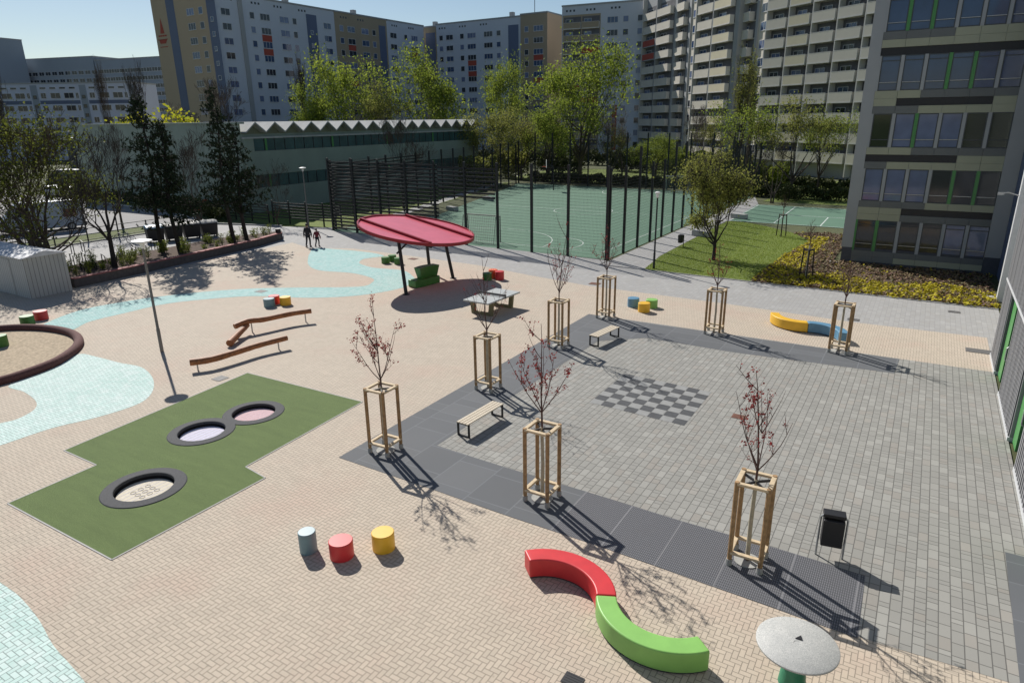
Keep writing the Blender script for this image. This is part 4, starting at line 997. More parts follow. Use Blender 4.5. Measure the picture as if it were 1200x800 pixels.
logb('kinked brown balance log propped on the sloping one, farthest of three', [(-25.3,17.85,.46),(-25.2,18.5,.55),(-24.95,19.15,.50),(-24.6,20.4,.50),(-24.1,21.2,.52)], 0.125, 0.12, (0.93, 0.3))
logb('short thick balance log sloping up to meet the kinked one', [(-24.25,16.75,.17),(-24.75,17.6,.27),(-25.2,18.45,.38)], 0.155, 0.10, ())
# round table lower right
t = thing('round_table', (-0.69, 9.95, 0.004), 0, 'round speckled stone table on green pedestal at lower right', 'table')
b = MB(); b.lathe([(0.60,0.76),(0.64,0.775),(0.64,0.80),(0.625,0.812),(0.06,0.815),(0.055,0.81)], 64); b.build('table_top', M['speckle'], t, smooth=True)
b = MB(); b.lathe([(0.10,0.60),(0.16,0.64),(0.13,0.70),(0.2,0.76)], 20); b.build('bracket', M['steel'], t, smooth=True)
b = MB(); b.lathe([(0.22,0.0),(0.19,0.3),(0.14,0.60)], 24); b.build('pedestal', M['pedgreen'], t, smooth=True)
b = MB(); b.add([(-0.05,0.09,0.817),(0.06,0.10,0.817),(0.02,0.20,0.817),(-0.05,0.09,0.83),(0.06,0.10,0.83),(0.02,0.20,0.83)], [(0,2,1),(3,4,5),(0,1,4,3),(1,2,5,4),(2,0,3,5)]); b.build('gnomon', M['black'], t)
# litter bin in foreground: tubular frame with hanging box
t = thing('litter_bin', (-0.62, 13.93, 0.014), R(10), 'black litter bin hung in a tubular steel frame on the plaza', 'litter bin')
b = MB(); b.tube([(-0.26,0,0),(-0.26,0,0.93),(-0.22,0,0.98),(0.22,0,0.98),(0.26,0,0.93),(0.26,0,0)], 0.022, 8); b.build('frame', M['steel'], t, smooth=True)
b = MB(); b.prism([(-0.21,-0.12),(0.21,-0.12),(0.21,0.14),(-0.21,0.14)], 0.30, 0.92); b.build('bin_body', M['black'], t, bevel=0.02)
b = MB(); b.box(-0.22,0.22,-0.05,0.2,0.95,1.03); b.build('lid', M['black'], t, bevel=0.01)
def postbin(label, x, y):
    t = thing('litter_bin', (x, y, 0.004), 0.4, label, 'litter bin', 'small round bins')
    b = MB(); b.tube([(0.22,0,0),(0.22,0,0.85)], 0.03, 8); b.build('post', M['blackpost'], t)
    b = MB(); b.lathe([(0.15,0.28),(0.18,0.3),(0.21,0.86),(0.19,0.88)], 20); b.build('bin_body', M['blackpost'], t, smooth=True); return t
postbin('small black round bin beside the court path and the lawn', *G(797,289)); postbin('small black bin at the end of the planted bed', *G(327,281))
for lb, p in (('low concrete block seat by the lawn tree',(822,277)),('low concrete block seat farther up the court path',(866,256)),('dark concrete block by the far left corner of the court',(572,235)),('dark concrete block halfway along the left of the court',(530,247))):
    x, y = G(*p); t = thing('concrete_seat', (x, y, 0.02), R(-20), lb, 'block seat', 'concrete block seats')
    b = MB(); b.box(-0.75,0.75,-0.3,0.3,0.0,0.42); b.build('block', M['concrete'], t, bevel=0.03)
# covers and grates
for lb, p, sx, sy, mt in (('square rusty brown cover in the plaza paving',(866,488.5),.42,.34,'rust'),('grey square cover left of the turf carpet',(258,443.5),.45,.45,'cast'),('dark rectangular grate by the ribbed wall door',(1147,411.5),.9,.55,'cast'),('dark cover on the beige paving right of the tree guards',(1000,374.5),.5,.35,'cast'),
    ('small dark cover by the far grey path',(371,279),.5,.4,'cast'),('dark grille at the bottom edge of the picture',(671,797),.34,.26,'black'),('grey cover in the turquoise strip',(306,341.5),.6,.5,'cast'),('brown cover on the grey path behind the canopy',(484,303.5),.6,.5,'rust'),
    ('brown cover at the edge of the grey path behind a tree guard',(697,332.5),.6,.5,'rust'),('cover in the grey path before the yellow bed',(1118,365.5),.5,.35,'cast')):
    x, y = G(*p); b = MB(); b.box(-sx/2,sx/2,-sy/2,sy/2,0,0.004)
    for i in range(5): b.box(-sx/2+0.03,sx/2-0.03,-sy/2+sy*(i+0.5)/5-0.008,-sy/2+sy*(i+0.5)/5+0.008,0.005,0.008)
    o = b.build('drain_cover', M[mt], loc=(x, y, 0.014)); tag(o, lb, 'drain cover', 'drain covers')

# ================================================================== TREE GUARDS
def guard():
    t = thing('tree_guard', (0,0,0), 0)
    s = 0.31
    for sx in (-1, 1):
        for sy in (-1, 1):
            b = MB(); b.tube([(sx*s,sy*s,0.0),(sx*s,sy*s,1.97)], 0.05, 9); b.build('post', M['wood'], t, smooth=True)
            b = MB(); b.cyl(sx*s, sy*s, 0.0, 0.14, 0.065, 10); b.build('foot', M['concrete'], t)
    for z in (1.93, 0.30):
        for k in range(4):
            a = [(-s,-s),(s,-s),(s,s),(-s,s)][k]; c = [(-s,-s),(s,-s),(s,s),(-s,s)][(k+1) % 4]
            b = MB(); b.beam((a[0],a[1],z),(c[0],c[1],z),0.095,0.055); b.build('rail', M['woodcut'], t, bevel=0.006)
    b = MB()
    for a in ((-s,-s),(s,-s),(s,s),(-s,s)): b.beam((a[0],a[1],1.86),(0,0,1.90),0.03,0.05)
    b.build('tie_strap', M['black'], t)
    b = MB(); b.cyl(0,0,0.0,0.015,0.27,20); b.build('root_collar', M['concrete'], t)
    return t
GX = [-12.2, -7.07, -2.09]; GY = [12.9, 18.3, 23.65, 28.5]
GSP = [(GX[0],GY[0],'wooden tree guard at the left corner of the plaza, nearest in the left row'),(GX[1],GY[0],'wooden tree guard in the near row behind the red bench'),(GX[2],GY[0],'wooden tree guard nearest the black litter bin'),
       (GX[0],GY[1],'wooden tree guard behind the nearest slatted bench'),(GX[0],GY[2],'wooden tree guard left of the farther slatted bench'),(GX[0],GY[3],'wooden tree guard at the far left corner of the plaza'),
       (GX[1],GY[3],'wooden tree guard in the far row left of the yellow bench'),(GX[2],GY[3],'wooden tree guard in the far row in front of the blue bench')]
g0 = guard()
for i, (x, y, lb) in enumerate(GSP):
    if i == 0: g = g0; g.location = (x, y, 0.016); g['label'] = lb; g['group'] = 'wooden tree guards'; g['category'] = 'tree guard'; g.rotation_euler = (0,0,R(2))
    else: dup(g0, (x, y, 0.016), R([0,0,1,-1,2,0,1,-2][i]), lb, 'wooden tree guards')
# three legged stakes in the bed and at the lawn
for lb, p, h in (('dark three legged tree stake in the yellow flower bed',(944,327),1.75),('dark wooden tree stake frame behind the lawn by the small court',(915,277),1.7)):
    x, y = G(*p); t = thing('tree_stake', (x, y, 0.02), 0.3, lb, 'tree stake', 'tree stakes')
    tops = [(0.3*math.cos(a), 0.3*math.sin(a)) for a in (0.4, 2.5, 4.6)]
    for q in tops:
        b = MB(); b.tube([(q[0]*1.35,q[1]*1.35,0),(q[0],q[1],h)], 0.04, 7); b.build('post', M['barkdark'], t)
    for i in range(3):
        b = MB(); b.beam((tops[i][0],tops[i][1],h-0.06),(tops[(i+1)%3][0],tops[(i+1)%3][1],h-0.06),0.09,0.06); b.build('rail', M['barkdark'], t)

# ================================================================== PLANTER, SHED, BIKES, BINS
pw = thing('planter_wall', (0,0,0), 0, 'long low dark retaining wall with red cap in front of the planted bed', 'wall')
pa = [(-46.3,18.9),(-41.7,19.3),(-42.0,23),(-42.6,28),(-43.3,33.5),(-44.2,36.6)]
b = MB()
for a, c in zip(pa[1:], pa[2:]): b.beam((a[0],a[1],0.25),(c[0],c[1],0.25),0.30,0.52)
b.build('wall', M['brickwall'], pw)
b = MB()
for a, c in zip(pa[1:], pa[2:]): b.beam((a[0],a[1],0.545),(c[0],c[1],0.545),0.36,0.06)
b.build('cap', M['redcap'], pw)
sheet('planter_soil', [(-46.4,18.9),(-41.85,19.3),(-42.15,23),(-42.75,28),(-43.45,33.5),(-44.4,36.9),(-45.9,38.2),(-47.6,33),(-47.0,25)], 0.36, M['soil'])
sk = MB(); sk.prism([(-46.35,18.95),(-41.9,19.35),(-42.2,23),(-42.8,28),(-43.5,33.5),(-44.45,36.8),(-45.85,38.0),(-47.5,33),(-46.95,25)], -0.01, 0.352); o = sk.build('planter_bank', M['soil']); o['kind'] = 'structure'
shed = thing('metal_shed', (-41.05,16.75,0.004), 0, 'small pale corrugated metal shed with low pitched roof at left', 'shed')
b = MB(); b.box(-4.6,0,0,2.15,0,2.2); b.build('wall', M['shedmetal'], shed)
b = MB(); b.add([(-4.75,-0.1,2.22),(0.12,-0.1,2.22),(0.12,2.25,2.22),(-4.75,2.25,2.22),(-4.75,1.07,2.62),(0.12,1.07,2.50)], [(0,1,5,4),(3,4,5,2),(0,4,3),(1,2,5),(0,3,2,1)]); b.build('roof', M['shedroof'], shed)
b = MB(); b.box(-3.0,-1.6,-0.03,-0.002,0.05,2.05); b.build('door', M['shedmetal'], shed)
# bike racks
RKL = ['front row, just right of the metal shed','front row, second from the metal shed','front row, left of the bare planter tree','front row, right of the bare planter tree','back row, nearest the metal shed','back row, below the parked bicycle','back row, close to the waste containers']
for i, p in enumerate(((93,311),(106,322),(130,312),(152,305),(92,296),(165,300),(186,294))):
    x, y = G(*p); t = thing('bike_rack', (x, y, 0.004), R(80), 'thin looped steel bicycle rack, '+RKL[i], 'bike rack', 'bicycle racks')
    for s in (-1, 1):
        b = MB(); b.tube([(s*0.35,-0.3,0),(s*0.35,-0.3,0.75),(s*0.35,0.3,0.85),(s*0.35,0.3,0.0)], 0.032, 6); b.build('loop', M['blackpost'], t)
def bicycle(label, x, y, rz, mt='cast'):
    t = thing('bicycle', (x, y, 0.004), rz, label, 'bicycle')
    for s in (-1, 1):
        b = MB(); b.tube([(s*0.52+0.33*math.cos(q*0.3927), 0, 0.34+0.33*math.sin(q*0.3927)) for q in range(17)], 0.018, 6, caps=False); w_ = b.build('wheel', M['rubber'], t)
        b = MB()
        for q in range(8): b.tube([(s*0.52,0,0.34),(s*0.52+0.31*math.cos(q*0.785),0,0.34+0.31*math.sin(q*0.785))], 0.003, 3)
        b.build('spokes', M['steel'], w_)
    b = MB(); 
    for a, c in (((-0.52,0.34),(-0.15,0.85)),((-0.52,0.34),(-0.05,0.32)),((-0.05,0.32),(-0.2,0.92)),((-0.05,0.32),(0.38,0.78)),((-0.17,0.82),(0.36,0.86)),((0.36,0.95),(0.52,0.34))): b.tube([(a[0],0,a[1]),(c[0],0,c[1])], 0.018, 6)
    b.build('frame', M['steel'], t)
    b = MB(); b.box(-0.32,-0.08,-0.07,0.07,0.92,0.98); b.build('saddle', M['black'], t, bevel=0.02)
    b = MB(); b.tube([(0.30,-0.28,1.0),(0.36,-0.1,1.0),(0.36,0.1,1.0),(0.30,0.28,1.0)], 0.015, 6); b.tube([(0.36,0,0.95),(0.36,0,1.0)], 0.018, 6); b.build('handlebar', M['black'], t)
bicycle('bicycle parked at the racks behind the planted bed', *G(146,287), R(60))
# waste containers
ca, cb_ = Vector(G(172,285)), Vector(G(256,276)); dv = cb_-ca; ang = math.atan2(dv.y, dv.x); nC = 4
for i in range(nC):
    c_ = ca+dv*((i+0.5)/nC); lb = ['black waste container with blue lid, leftmost of its row','black waste container, second from the left in its row','black waste container, third from the left in its row','black waste container with pale lid at the right end of its row'][i]
    t = thing('waste_container', (c_.x, c_.y, 0.004), ang, lb, 'waste container', 'waste containers by the road')
    b = MB(); W2 = dv.length/nC/2-0.06
    b.add([(-W2*.9,-.45,.16),(W2*.9,-.45,.16),(W2*.9,.45,.16),(-W2*.9,.45,.16),(-W2,-.55,1.15),(W2,-.55,1.15),(W2,.55,1.15),(-W2,.55,1.15)], [(3,2,1,0),(4,5,6,7),(0,1,5,4),(1,2,6,5),(2,3,7,6),(3,0,4,7)]); b.build('body', M['black'], t, bevel=0.03)
    b = MB(); b.add([(-W2-.03,-.6,1.16),(W2+.03,-.6,1.16),(W2+.03,.6,1.16),(-W2-.03,.6,1.16),(-W2,-.35,1.36),(W2,-.35,1.36),(W2,.35,1.36),(-W2,.35,1.36)], [(3,2,1,0),(4,5,6,7),(0,1,5,4),(1,2,6,5),(2,3,7,6),(3,0,4,7)])
    b.build('lid', M[['blue','black','frame_dark','concrete'][i]], t, bevel=0.03)
    for sx in (-1, 1):
        for sy in (-1, 1):
            b = MB(); b.tube([(sx*W2*.75, sy*.4-.03, .09),(sx*W2*.75, sy*.4+.03, .09)], 0.085, 10); b.build('wheel', M['rubber'], t)
# street fence along the verge (low black rail with posts)
fr = thing('railing', (-57.6,16,0), math.pi/2, 'low black horizontal bar railing between the road verge and the bike parking', 'railing')
for i in range(10):
    b = MB(); b.box(i*2.5-0.04,i*2.5+0.04,-0.04,0.04,0,2.6 if i in (2,5,6) else 1.15); b.build('post', M['blackpost'], fr)
b = MB()
for z in (0.25,0.5,0.75,1.0): b.box(0,7.5,-0.03,0.03,z,z+0.1)
b.box(7.5,22.5,-0.02,0.02,1.05,1.1); b.box(7.5,22.5,-0.02,0.02,0.15,0.2); b.build('bars', M['blackpost'], fr)
# dark slatted low fence left of court
lf = thing('low_fence', (-52.5,42.9,0), R(3), 'dark horizontal slat fence across the grass left of the court', 'fence')
for i in range(5):
    b = MB(); b.box(i*2.1-0.05,i*2.1+0.05,-0.05,0.05,0,2.1); b.build('post', M['blackpost'], lf)
b = MB(); z = 0.5
while z < 2.05: b.box(0,8.4,-0.02,0.02,z,z+0.12); z += 0.26
b.build('slats', M['blackpost'], lf)
lf2 = thing('low_fence', (-60.0,42.6,0), R(0), 'dark bar fence in the gym shadow behind the parking', 'fence')
for i in range(4):
    b = MB(); b.box(i*2.4-0.05,i*2.4+0.05,-0.05,0.05,0,1.7); b.build('post', M['blackpost'], lf2)
b = MB(); z = 0.3
while z < 1.65: b.box(0,7.2,-0.02,0.02,z,z+0.09); z += 0.26
b.build('slats', M['blackpost'], lf2)

# ================================================================== VEHICLES
def vehicle(name, label, x, y, rz, prof, wd, glassq, mat, wheels, wr, extra=None):
    """prof: side outline (x,z); body lofted with tumblehome; glassq: list of window quads (x0,x1,z0,z1)"""
    t = thing(name, (x, y, 0), rz, label, 'van' if 'van' in name else 'car')
    b = MB(); n = len(prof); lay = [(-wd/2,0.86,0.0),(-wd/2*0.97,1.0,0.0),(wd/2*0.97,1.0,0.0),(wd/2,0.86,0.0)]
    zmax = max(p[1] for p in prof); vs = []
    for (yy, k, _) in ((-1,0.94,0),(-0.93,1,0),(0.93,1,0),(1,0.94,0)):
        for (px_, pz) in prof:
            tum = 1-0.16*max(0, (pz-zmax*0.5)/(zmax*0.5)); cx_ = sum(p[0] for p in prof)/n
            vs.append((cx_+(px_-cx_)*(0.985 if abs(yy) == 1 else 1), yy*wd/2*tum, pz if abs(yy) != 1 else pz*0.985+0.01))
    fs = [tuple(range(n)), tuple(range(4*n-1, 3*n-1, -1))]
    for k in range(3): fs += [(k*n+i, (k+1)*n+i, (k+1)*n+(i+1) % n, k*n+(i+1) % n) for i in range(n)]
    b.add(vs, fs); b.build('body', M[mat], t, bevel=0.03)
    for s in (-1, 1):
        for (xa, xb, za, zb) in glassq:
            g = MB(); ta = 1-0.16*max(0,(za-zmax*.5)/(zmax*.5)); tb = 1-0.16*max(0,(zb-zmax*.5)/(zmax*.5)); ya, yb = s*(wd/2*ta+0.012), s*(wd/2*tb+0.012)
            sl_ = 0.25*(zb-za)
            g.add([(xa,ya,za),(xb,ya,za),(xb-(sl_ if xb > 0 else 0),yb,zb),(xa+(sl_ if xa < 0 and name == 'parked_car' else 0),yb,zb)], [(0,1,2,3)]); g.build('window', M['glass'], t)
        for wx_ in wheels:
            w_ = MB(); w_.tube([(wx_, s*(wd/2-0.2), wr),(wx_, s*(wd/2+0.01), wr)], wr, 18); q = w_.build('wheel', M['rubber'], t)
            w_ = MB(); w_.tube([(wx_, s*(wd/2+0.005), wr),(wx_, s*(wd/2+0.02), wr)], wr*0.6, 14); w_.build('rim', M['steel'], q)
    return t
vp_ = [(-3.1,0.35),(-3.15,0.9),(-3.1,2.5),(-2.9,2.62),(1.3,2.62),(1.75,2.5),(2.55,1.55),(3.05,1.25),(3.15,0.8),(3.1,0.35)]
va, vb = Vector(G(4,277)), Vector(G(98,268)); vc = (va+vb)/2; vd = va-vb
M['vanwhite'] = simple('van_white', (0.42, 0.46, 0.52), 0.35, 0.05, 1)
v = vehicle('delivery_van', 'large white delivery van parked on the road behind the bare tree', vc.x-0.9, vc.y+0.4, math.atan2(vd.y, vd.x), vp_, 2.05, [(1.0,2.0,1.45,2.15)], 'vanwhite', (-2.05,2.05), 0.36)
b = MB(); b.add([(1.86,-0.8,2.42),(1.86,0.8,2.42),(2.55,0.88,1.62),(2.55,-0.88,1.62)], [(0,1,2,3)]); b.build('windscreen', M['glass'], v)
b = MB(); b.add([(-3.165,-0.8,1.3),(-3.165,0.8,1.3),(-3.135,0.75,2.3),(-3.135,-0.75,2.3)], [(0,3,2,1)]); b.build('rear_window', M['glass'], v)
b = MB(); b.box(-3.25,3.2,-1.0,1.0,0.3,0.6); b.build('bumper', M['black'], v, bevel=0.03)
for s in (-1, 1): 
    b = MB(); b.box(3.02,3.16,s*0.78-0.15,s*0.78+0.15,0.85,1.1); b.build('headlight', M['white'], v)
    b = MB(); b.box(-2.6,-1.6,s*1.045-0.003,s*1.045+0.003,1.2,1.9); b.build('side_graphic', M['rust'], v)
cp_ = [(-2.1,0.3),(-2.15,0.85),(-1.9,1.0),(-1.35,1.42),(0.3,1.45),(1.05,0.98),(1.9,0.82),(2.15,0.6),(2.1,0.3)]
M['cardark'] = simple('car_dark_grey', (0.05,0.055,0.06), 0.3, 0.05, 1); M['carsilver'] = simple('car_silver', (0.40,0.42,0.44), 0.3, 0.05, 1)
def car(label, x, y, rz, mat):
    v = vehicle('parked_car', label, x, y, rz, cp_, 1.75, [(-1.5,-0.5,1.0,1.36),(-0.42,0.75,1.0,1.36)], mat, (-1.3,1.3), 0.32)
    b = MB(); b.add([(0.38,-0.62,1.42),(0.38,0.62,1.42),(1.02,0.74,1.02),(1.02,-0.74,1.02)], [(0,1,2,3)]); b.build('windscreen', M['glass'], v)
    b = MB(); b.add([(-1.42,-0.62,1.39),(-1.42,0.62,1.39),(-1.86,0.72,1.06),(-1.86,-0.72,1.06)], [(0,3,2,1)]); b.build('rear_window', M['glass'], v)
    for s in (-1, 1):
        b = MB(); b.box(2.0,2.16,s*0.6-0.14,s*0.6+0.14,0.62,0.76); b.build('headlight', M['white'], v)
    v['group'] = 'parked cars'; return v
x, y = FAR(74, 92); 
v = vehicle('delivery_van', 'dark panel van with pale roof parked far up the road left of the gym', *FAR(70, 104), R(200), vp_, 2.05, [(1.0,2.0,1.45,2.15),(-0.8,0.6,1.45,2.15)], 'cardark', (-2.05,2.05), 0.36)
b = MB(); b.box(-2.7,1.1,-0.75,0.75,2.63,2.72); b.build('roof_panel', M['white'], v)
b = MB(); b.add([(1.86,-0.8,2.42),(1.86,0.8,2.42),(2.55,0.88,1.62),(2.55,-0.88,1.62)], [(0,1,2,3)]); b.build('windscreen', M['glass'], v)
car('dark parked car left of the gym end wall', *FAR(78, 91), R(150), 'cardark'); car('silver parked car at the far left behind the spreading tree', *FAR(48, 92), R(150), 'carsilver')

# orange clump of unclear kind by the gym, made up as slanted panels
x, y = G(238, 247); t = thing('orange_pile', (x, y, 0), R(20), 'orange clump of unclear kind against the gym wall', 'pile')
for k in range(2):
    b = MB(); b.beam((-0.9,k*0.3,0.3),(0.9,k*0.3,0.3+k*0.1),0.08,0.5); b.beam((-0.7,k*0.3,0.55),(0.5,k*0.3,1.1),0.08,0.35); b.build('panel', M['orange'], t)

# ================================================================== PEOPLE
def skin(name, chain, mat, parent=None, sub=1):
    """chain: verts [(pos, r)], edges"""
    vs, es = chain; me = bpy.data.meshes.new(name); me.from_pydata([v[0] for v in vs], es, []); me.materials.append(M[mat])
    o = bpy.data.objects.new(name, me); COL.objects.link(o)
    if parent: o.parent = parent
    md = o.modifiers.new('skin', 'SKIN'); md.use_smooth_shade = True
    ly = me.skin_vertices[0].data if me.skin_vertices else None
    if ly is None:
        bpy.context.view_layer.objects.active = o
    for i, v in enumerate(vs):
        r = v[1]; me.skin_vertices[0].data[i].radius = (r, r) if not isinstance(r, tuple) else r
    me.skin_vertices[0].data[0].use_root = True
    s = o.modifiers.new('sub', 'SUBSURF'); s.levels = sub; s.render_levels = sub
    return o
M['skin'] = simple('skin', (0.45, 0.27, 0.19), 0.6, 0.05)
M['hair'] = simple('dark_hair', (0.02, 0.015, 0.012), 0.7, 0.2)
M['coat'] = simple('dark_coat', (0.022, 0.022, 0.027), 0.85, 0.2); M['trouser'] = simple('dark_trousers', (0.025, 0.026, 0.034), 0.85, 0.2); M['redcoat'] = simple('dark_red_jacket', (0.16, 0.02, 0.03), 0.8, 0.2)
M['shoe'] = simple('shoe', (0.03, 0.028, 0.026), 0.6, 0.1)
def person(label, x, y, rz, H, coat, wide, stride, swing):
    k = H/1.75; p = thing('person', (x, y, 0.004), rz, label, 'person', 'people walking together'); S = lambda *c: tuple(q*k for q in c)
    hip = 0.92; f = stride
    LK, LA = (0.10, f*0.45, 0.50), (0.10, f*0.25, 0.085); RK, RA = (-0.10, -f*0.1, 0.49), (-0.10, -f, 0.13)
    Lh = (0.27, swing, 0.80); Rh = (-0.27, -swing, 0.80); Le = (0.26, swing*0.3, 1.10); Re = (-0.26, -swing*0.6, 1.10)
    vs = [(S(0,0,hip),.13*k),(S(0,0,1.15),.12*k),(S(0,.01,1.38),.13*k),(S(0,.01,1.49),.06*k),(S(0,.02,1.56),.062*k),(S(0,.025,1.66),.088*k),(S(0,.02,1.72),.06*k),
          (S(.17,0,1.40),.06*k),(S(*Le),.045*k),(S(*Lh),.032*k),(S(Lh[0],Lh[1]+.02,.71),.035*k),(S(-.17,0,1.40),.06*k),(S(*Re),.045*k),(S(*Rh),.032*k),(S(Rh[0],Rh[1]+.02,.71),.035*k),
          (S(.095,0,.86),.085*k),(S(*LK),.058*k),(S(*LA),.04*k),(S(LA[0]+.01,LA[1]+.16,.045),.035*k),(S(-.095,0,.86),.085*k),(S(*RK),.058*k),(S(*RA),.04*k),(S(RA[0]-.01,RA[1]+.14,.045),.035*k)]
    es = [(0,1),(1,2),(2,3),(3,4),(4,5),(5,6),(2,7),(7,8),(8,9),(9,10),(2,11),(11,12),(12,13),(13,14),(0,15),(15,16),(16,17),(17,18),(0,19),(19,20),(20,21),(21,22)]
    body = skin('body', (vs, es), 'skin', p, 2)
    cw = .155*k*wide
    cvs = [(S(0,0,hip-.10),(cw*1.05, .12*k)),(S(0,0,1.12),(cw,.13*k)),(S(0,.0,1.36),(cw*1.02,.13*k)),(S(0,.01,1.47),.075*k),(S(.18,0,1.39),.085*k),(S(*Le),.065*k),(S(Lh[0],Lh[1],.83),.05*k),(S(-.18,0,1.39),.085*k),(S(*Re),.065*k),(S(Rh[0],Rh[1],.83),.05*k)]
    skin('jacket', (cvs, [(0,1),(1,2),(2,3),(2,4),(4,5),(5,6),(2,7),(7,8),(8,9)]), coat, p, 2)
    tv = [(S(0,0,hip),.15*k),(S(.10,0,.84),.10*k),(S(*LK),.075*k),(S(*LA),.06*k),(S(-.10,0,.84),.10*k),(S(*RK),.075*k),(S(*RA),.06*k)]
    skin('trousers', (tv, [(0,1),(1,2),(2,3),(0,4),(4,5),(5,6)]), 'trouser', p, 1)
    for A in (LA, RA):
        b = MB(); b.box(A[0]*k-.045*k, A[0]*k+.045*k, A[1]*k-.06*k, A[1]*k+.20*k, max(0, A[2]-.10)*k, max(0.08, A[2]-.01)*k); b.build('shoe', M['shoe'], p, bevel=.02)
    hv = MB(); hv.lathe([(.02*k,1.60*k),(.085*k,1.62*k),(.10*k,1.69*k),(.075*k,1.76*k),(.02*k,1.785*k)], 14); hv.build('hair', M['hair'], p, smooth=True, loc=(0,-.012*k,0))
    fb = MB(); fb.add([S(-.012,.105,1.64),S(.012,.105,1.64),S(0,.128,1.645),S(0,.105,1.675)], [(0,1,2),(1,3,2),(3,0,2)]); fb.build('nose', M['skin'], p)
    for s in (-1, 1):
        e_ = MB(); e_.lathe([(.004*k,-.01*k),(.011*k,0),(.004*k,.01*k)], 8); e_.build('eye', M['hair'], p, loc=S(s*.032,.103,1.675))
        e_ = MB(); e_.lathe([(.006*k,-.022*k),(.016*k,0),(.006*k,.022*k)], 8); e_.build('ear', M['skin'], p, loc=S(s*.088,.015,1.665))
    return p
person('tall person in dark coat and dark trousers walking on the far grey path', *G(362,289.5), R(25), 1.76, 'coat', 1.25, 0.22, 0.06)
person('smaller person in dark red jacket walking beside the taller one', *G(372.5,289), R(20), 1.36, 'redcoat', 1.2, 0.30, 0.22)
# ================================================================== TREES
def grow(seed, H, th, spread, levels=5, r0=0.2, limbs=5, upb=0.5, ratio=0.72, multi=1, narrow=False, twist=0.25, lower=0):
    rg = random.Random(seed); segs = []; tips = []
    def br(p, d, Ln, r, lv):
        pts = [p]; dd = d.copy(); rr = [r]; n = 3
        for i in range(n):
            dd = (dd+Vector((rg.uniform(-1,1), rg.uniform(-1,1), rg.uniform(-.6,1)))*twist*0.6+Vector((0,0,upb*0.12))).normalized()
            pts.append(pts[-1]+dd*Ln/n); rr.append(r*(1-0.42*(i+1)/n))
        segs.append((pts, rr, lv))
        if lv <= 2: tips.append((pts[2], dd))
        if lv <= 1: tips.append((pts[-1], dd))
        if lv <= 0: return
        k = rg.choice((2, 3)) if lv > 1 else rg.choice((2, 3, 3))
        for c in range(k):
            a = rg.uniform(0, 6.28); o = dd.orthogonal().normalized(); o = Matrix.Rotation(a, 3, dd) @ o
            sp = rg.uniform(0.35, 0.85)*spread
            nd = (dd+o*sp+Vector((0,0,upb*0.25))).normalized()
            st = pts[-1] if c < 2 else pts[2]
            br(st, nd, Ln*ratio*rg.uniform(0.8, 1.15), rr[-1]*rg.uniform(0.62, 0.8), lv-1)
    # total reach of the branch chain
    reach = sum(ratio**i for i in range(levels+1))
    L0 = (H-th)/reach*1.15
    for m_ in range(multi):
        base = Vector((rg.uniform(-.3,.3), rg.uniform(-.3,.3), 0)) if multi > 1 else Vector((0,0,0))
        lean = Vector((rg.uniform(-.04,.04), rg.uniform(-.04,.04), 1)) if multi == 1 else Vector((rg.uniform(-.4,.4), rg.uniform(-.4,.4), 1))
        top = base+lean*th; mid = base+lean*th*0.5+Vector((rg.uniform(-.05,.05), rg.uniform(-.05,.05), 0))*th*0.2
        segs.append(([base, mid, top], [r0*1.25, r0, r0*0.85], levels+1))
        nl = max(2, limbs//multi)
        for i in range(nl):
            a = 6.28*i/nl+rg.uniform(-.4,.4); sp = spread*(rg.uniform(0.5, 1.1) if i else 0.1)
            if narrow: sp *= 0.45
            d = Vector((math.cos(a)*sp, math.sin(a)*sp, 1)).normalized()
            br(top-lean*th*(0.0 if i < 3 else rg.uniform(0, .25)), d, L0*rg.uniform(0.75, 1.1), r0*rg.uniform(0.5, 0.7), levels)
        for i in range(lower):
            a = rg.uniform(0, 6.28); d = Vector((math.cos(a)*.9, math.sin(a)*.9, rg.uniform(.15,.6))).normalized()
            br(top+Vector((0,0,(H-th)*rg.uniform(-.12, .35))), d, L0*rg.uniform(.5,.75), r0*.35, max(2, levels-1))
    # normalise height
    mz = max(p.z for p, _ in tips); f = (H-0.2)/mz
    for pts, rr, lv in segs:
        for q in pts:
            if q.z > 0: q.z *= 1
    return segs, tips, mz
def tree_meshes(seed, H, th, spread, leaf=None, nleaf=5000, lsize=0.3, clump=0.8, levels=5, r0=0.2, bark='bark', twigs=True, minlv=0, **kw):
    segs, tips, mz = grow(seed, H, th, spread, levels=levels, r0=r0, **kw); rg = random.Random(seed+99)
    sc = H/mz
    tr = MB(); tw = MB()
    for pts, rr, lv in segs:
        P = [q*sc for q in pts]
        if lv >= levels-1: tr.tube(P, rr, 7 if lv > levels else 5, caps=False)
        elif lv >= minlv: tw.tube(P, [max(r, 0.012) for r in rr], 3, caps=False)
    lf = MB()
    if leaf:
        per = max(1, nleaf//len(tips)); vs = lf.v; fs = lf.f
        for p, d in tips:
            p = p*sc; dens = rg.choice((0.2, 0.7, 1.0, 1.3, 1.8))
            for i in range(int(per*dens+rg.random())):
                q = Vector((rg.gauss(0, clump), rg.gauss(0, clump), rg.gauss(0, clump*0.7)))
                c = p+q; nn = Vector((rg.uniform(-1,1), rg.uniform(-1,1), rg.uniform(-0.3,1))).normalized(); t1 = nn.orthogonal().normalized(); t1 = Matrix.Rotation(rg.uniform(0,6.28), 3, nn) @ t1; t2 = nn.cross(t1)
                s_ = lsize*rg.uniform(0.55, 1.3); o = len(vs)
                vs += [tuple(c+t1*s_*0.6), tuple(c+t2*s_*0.4), tuple(c-t1*s_*0.6), tuple(c-t2*s_*0.4)]; fs.append((o,o+1,o+2,o+3))
        lf.mi = [0]*len(fs)
    return tr, tw, lf
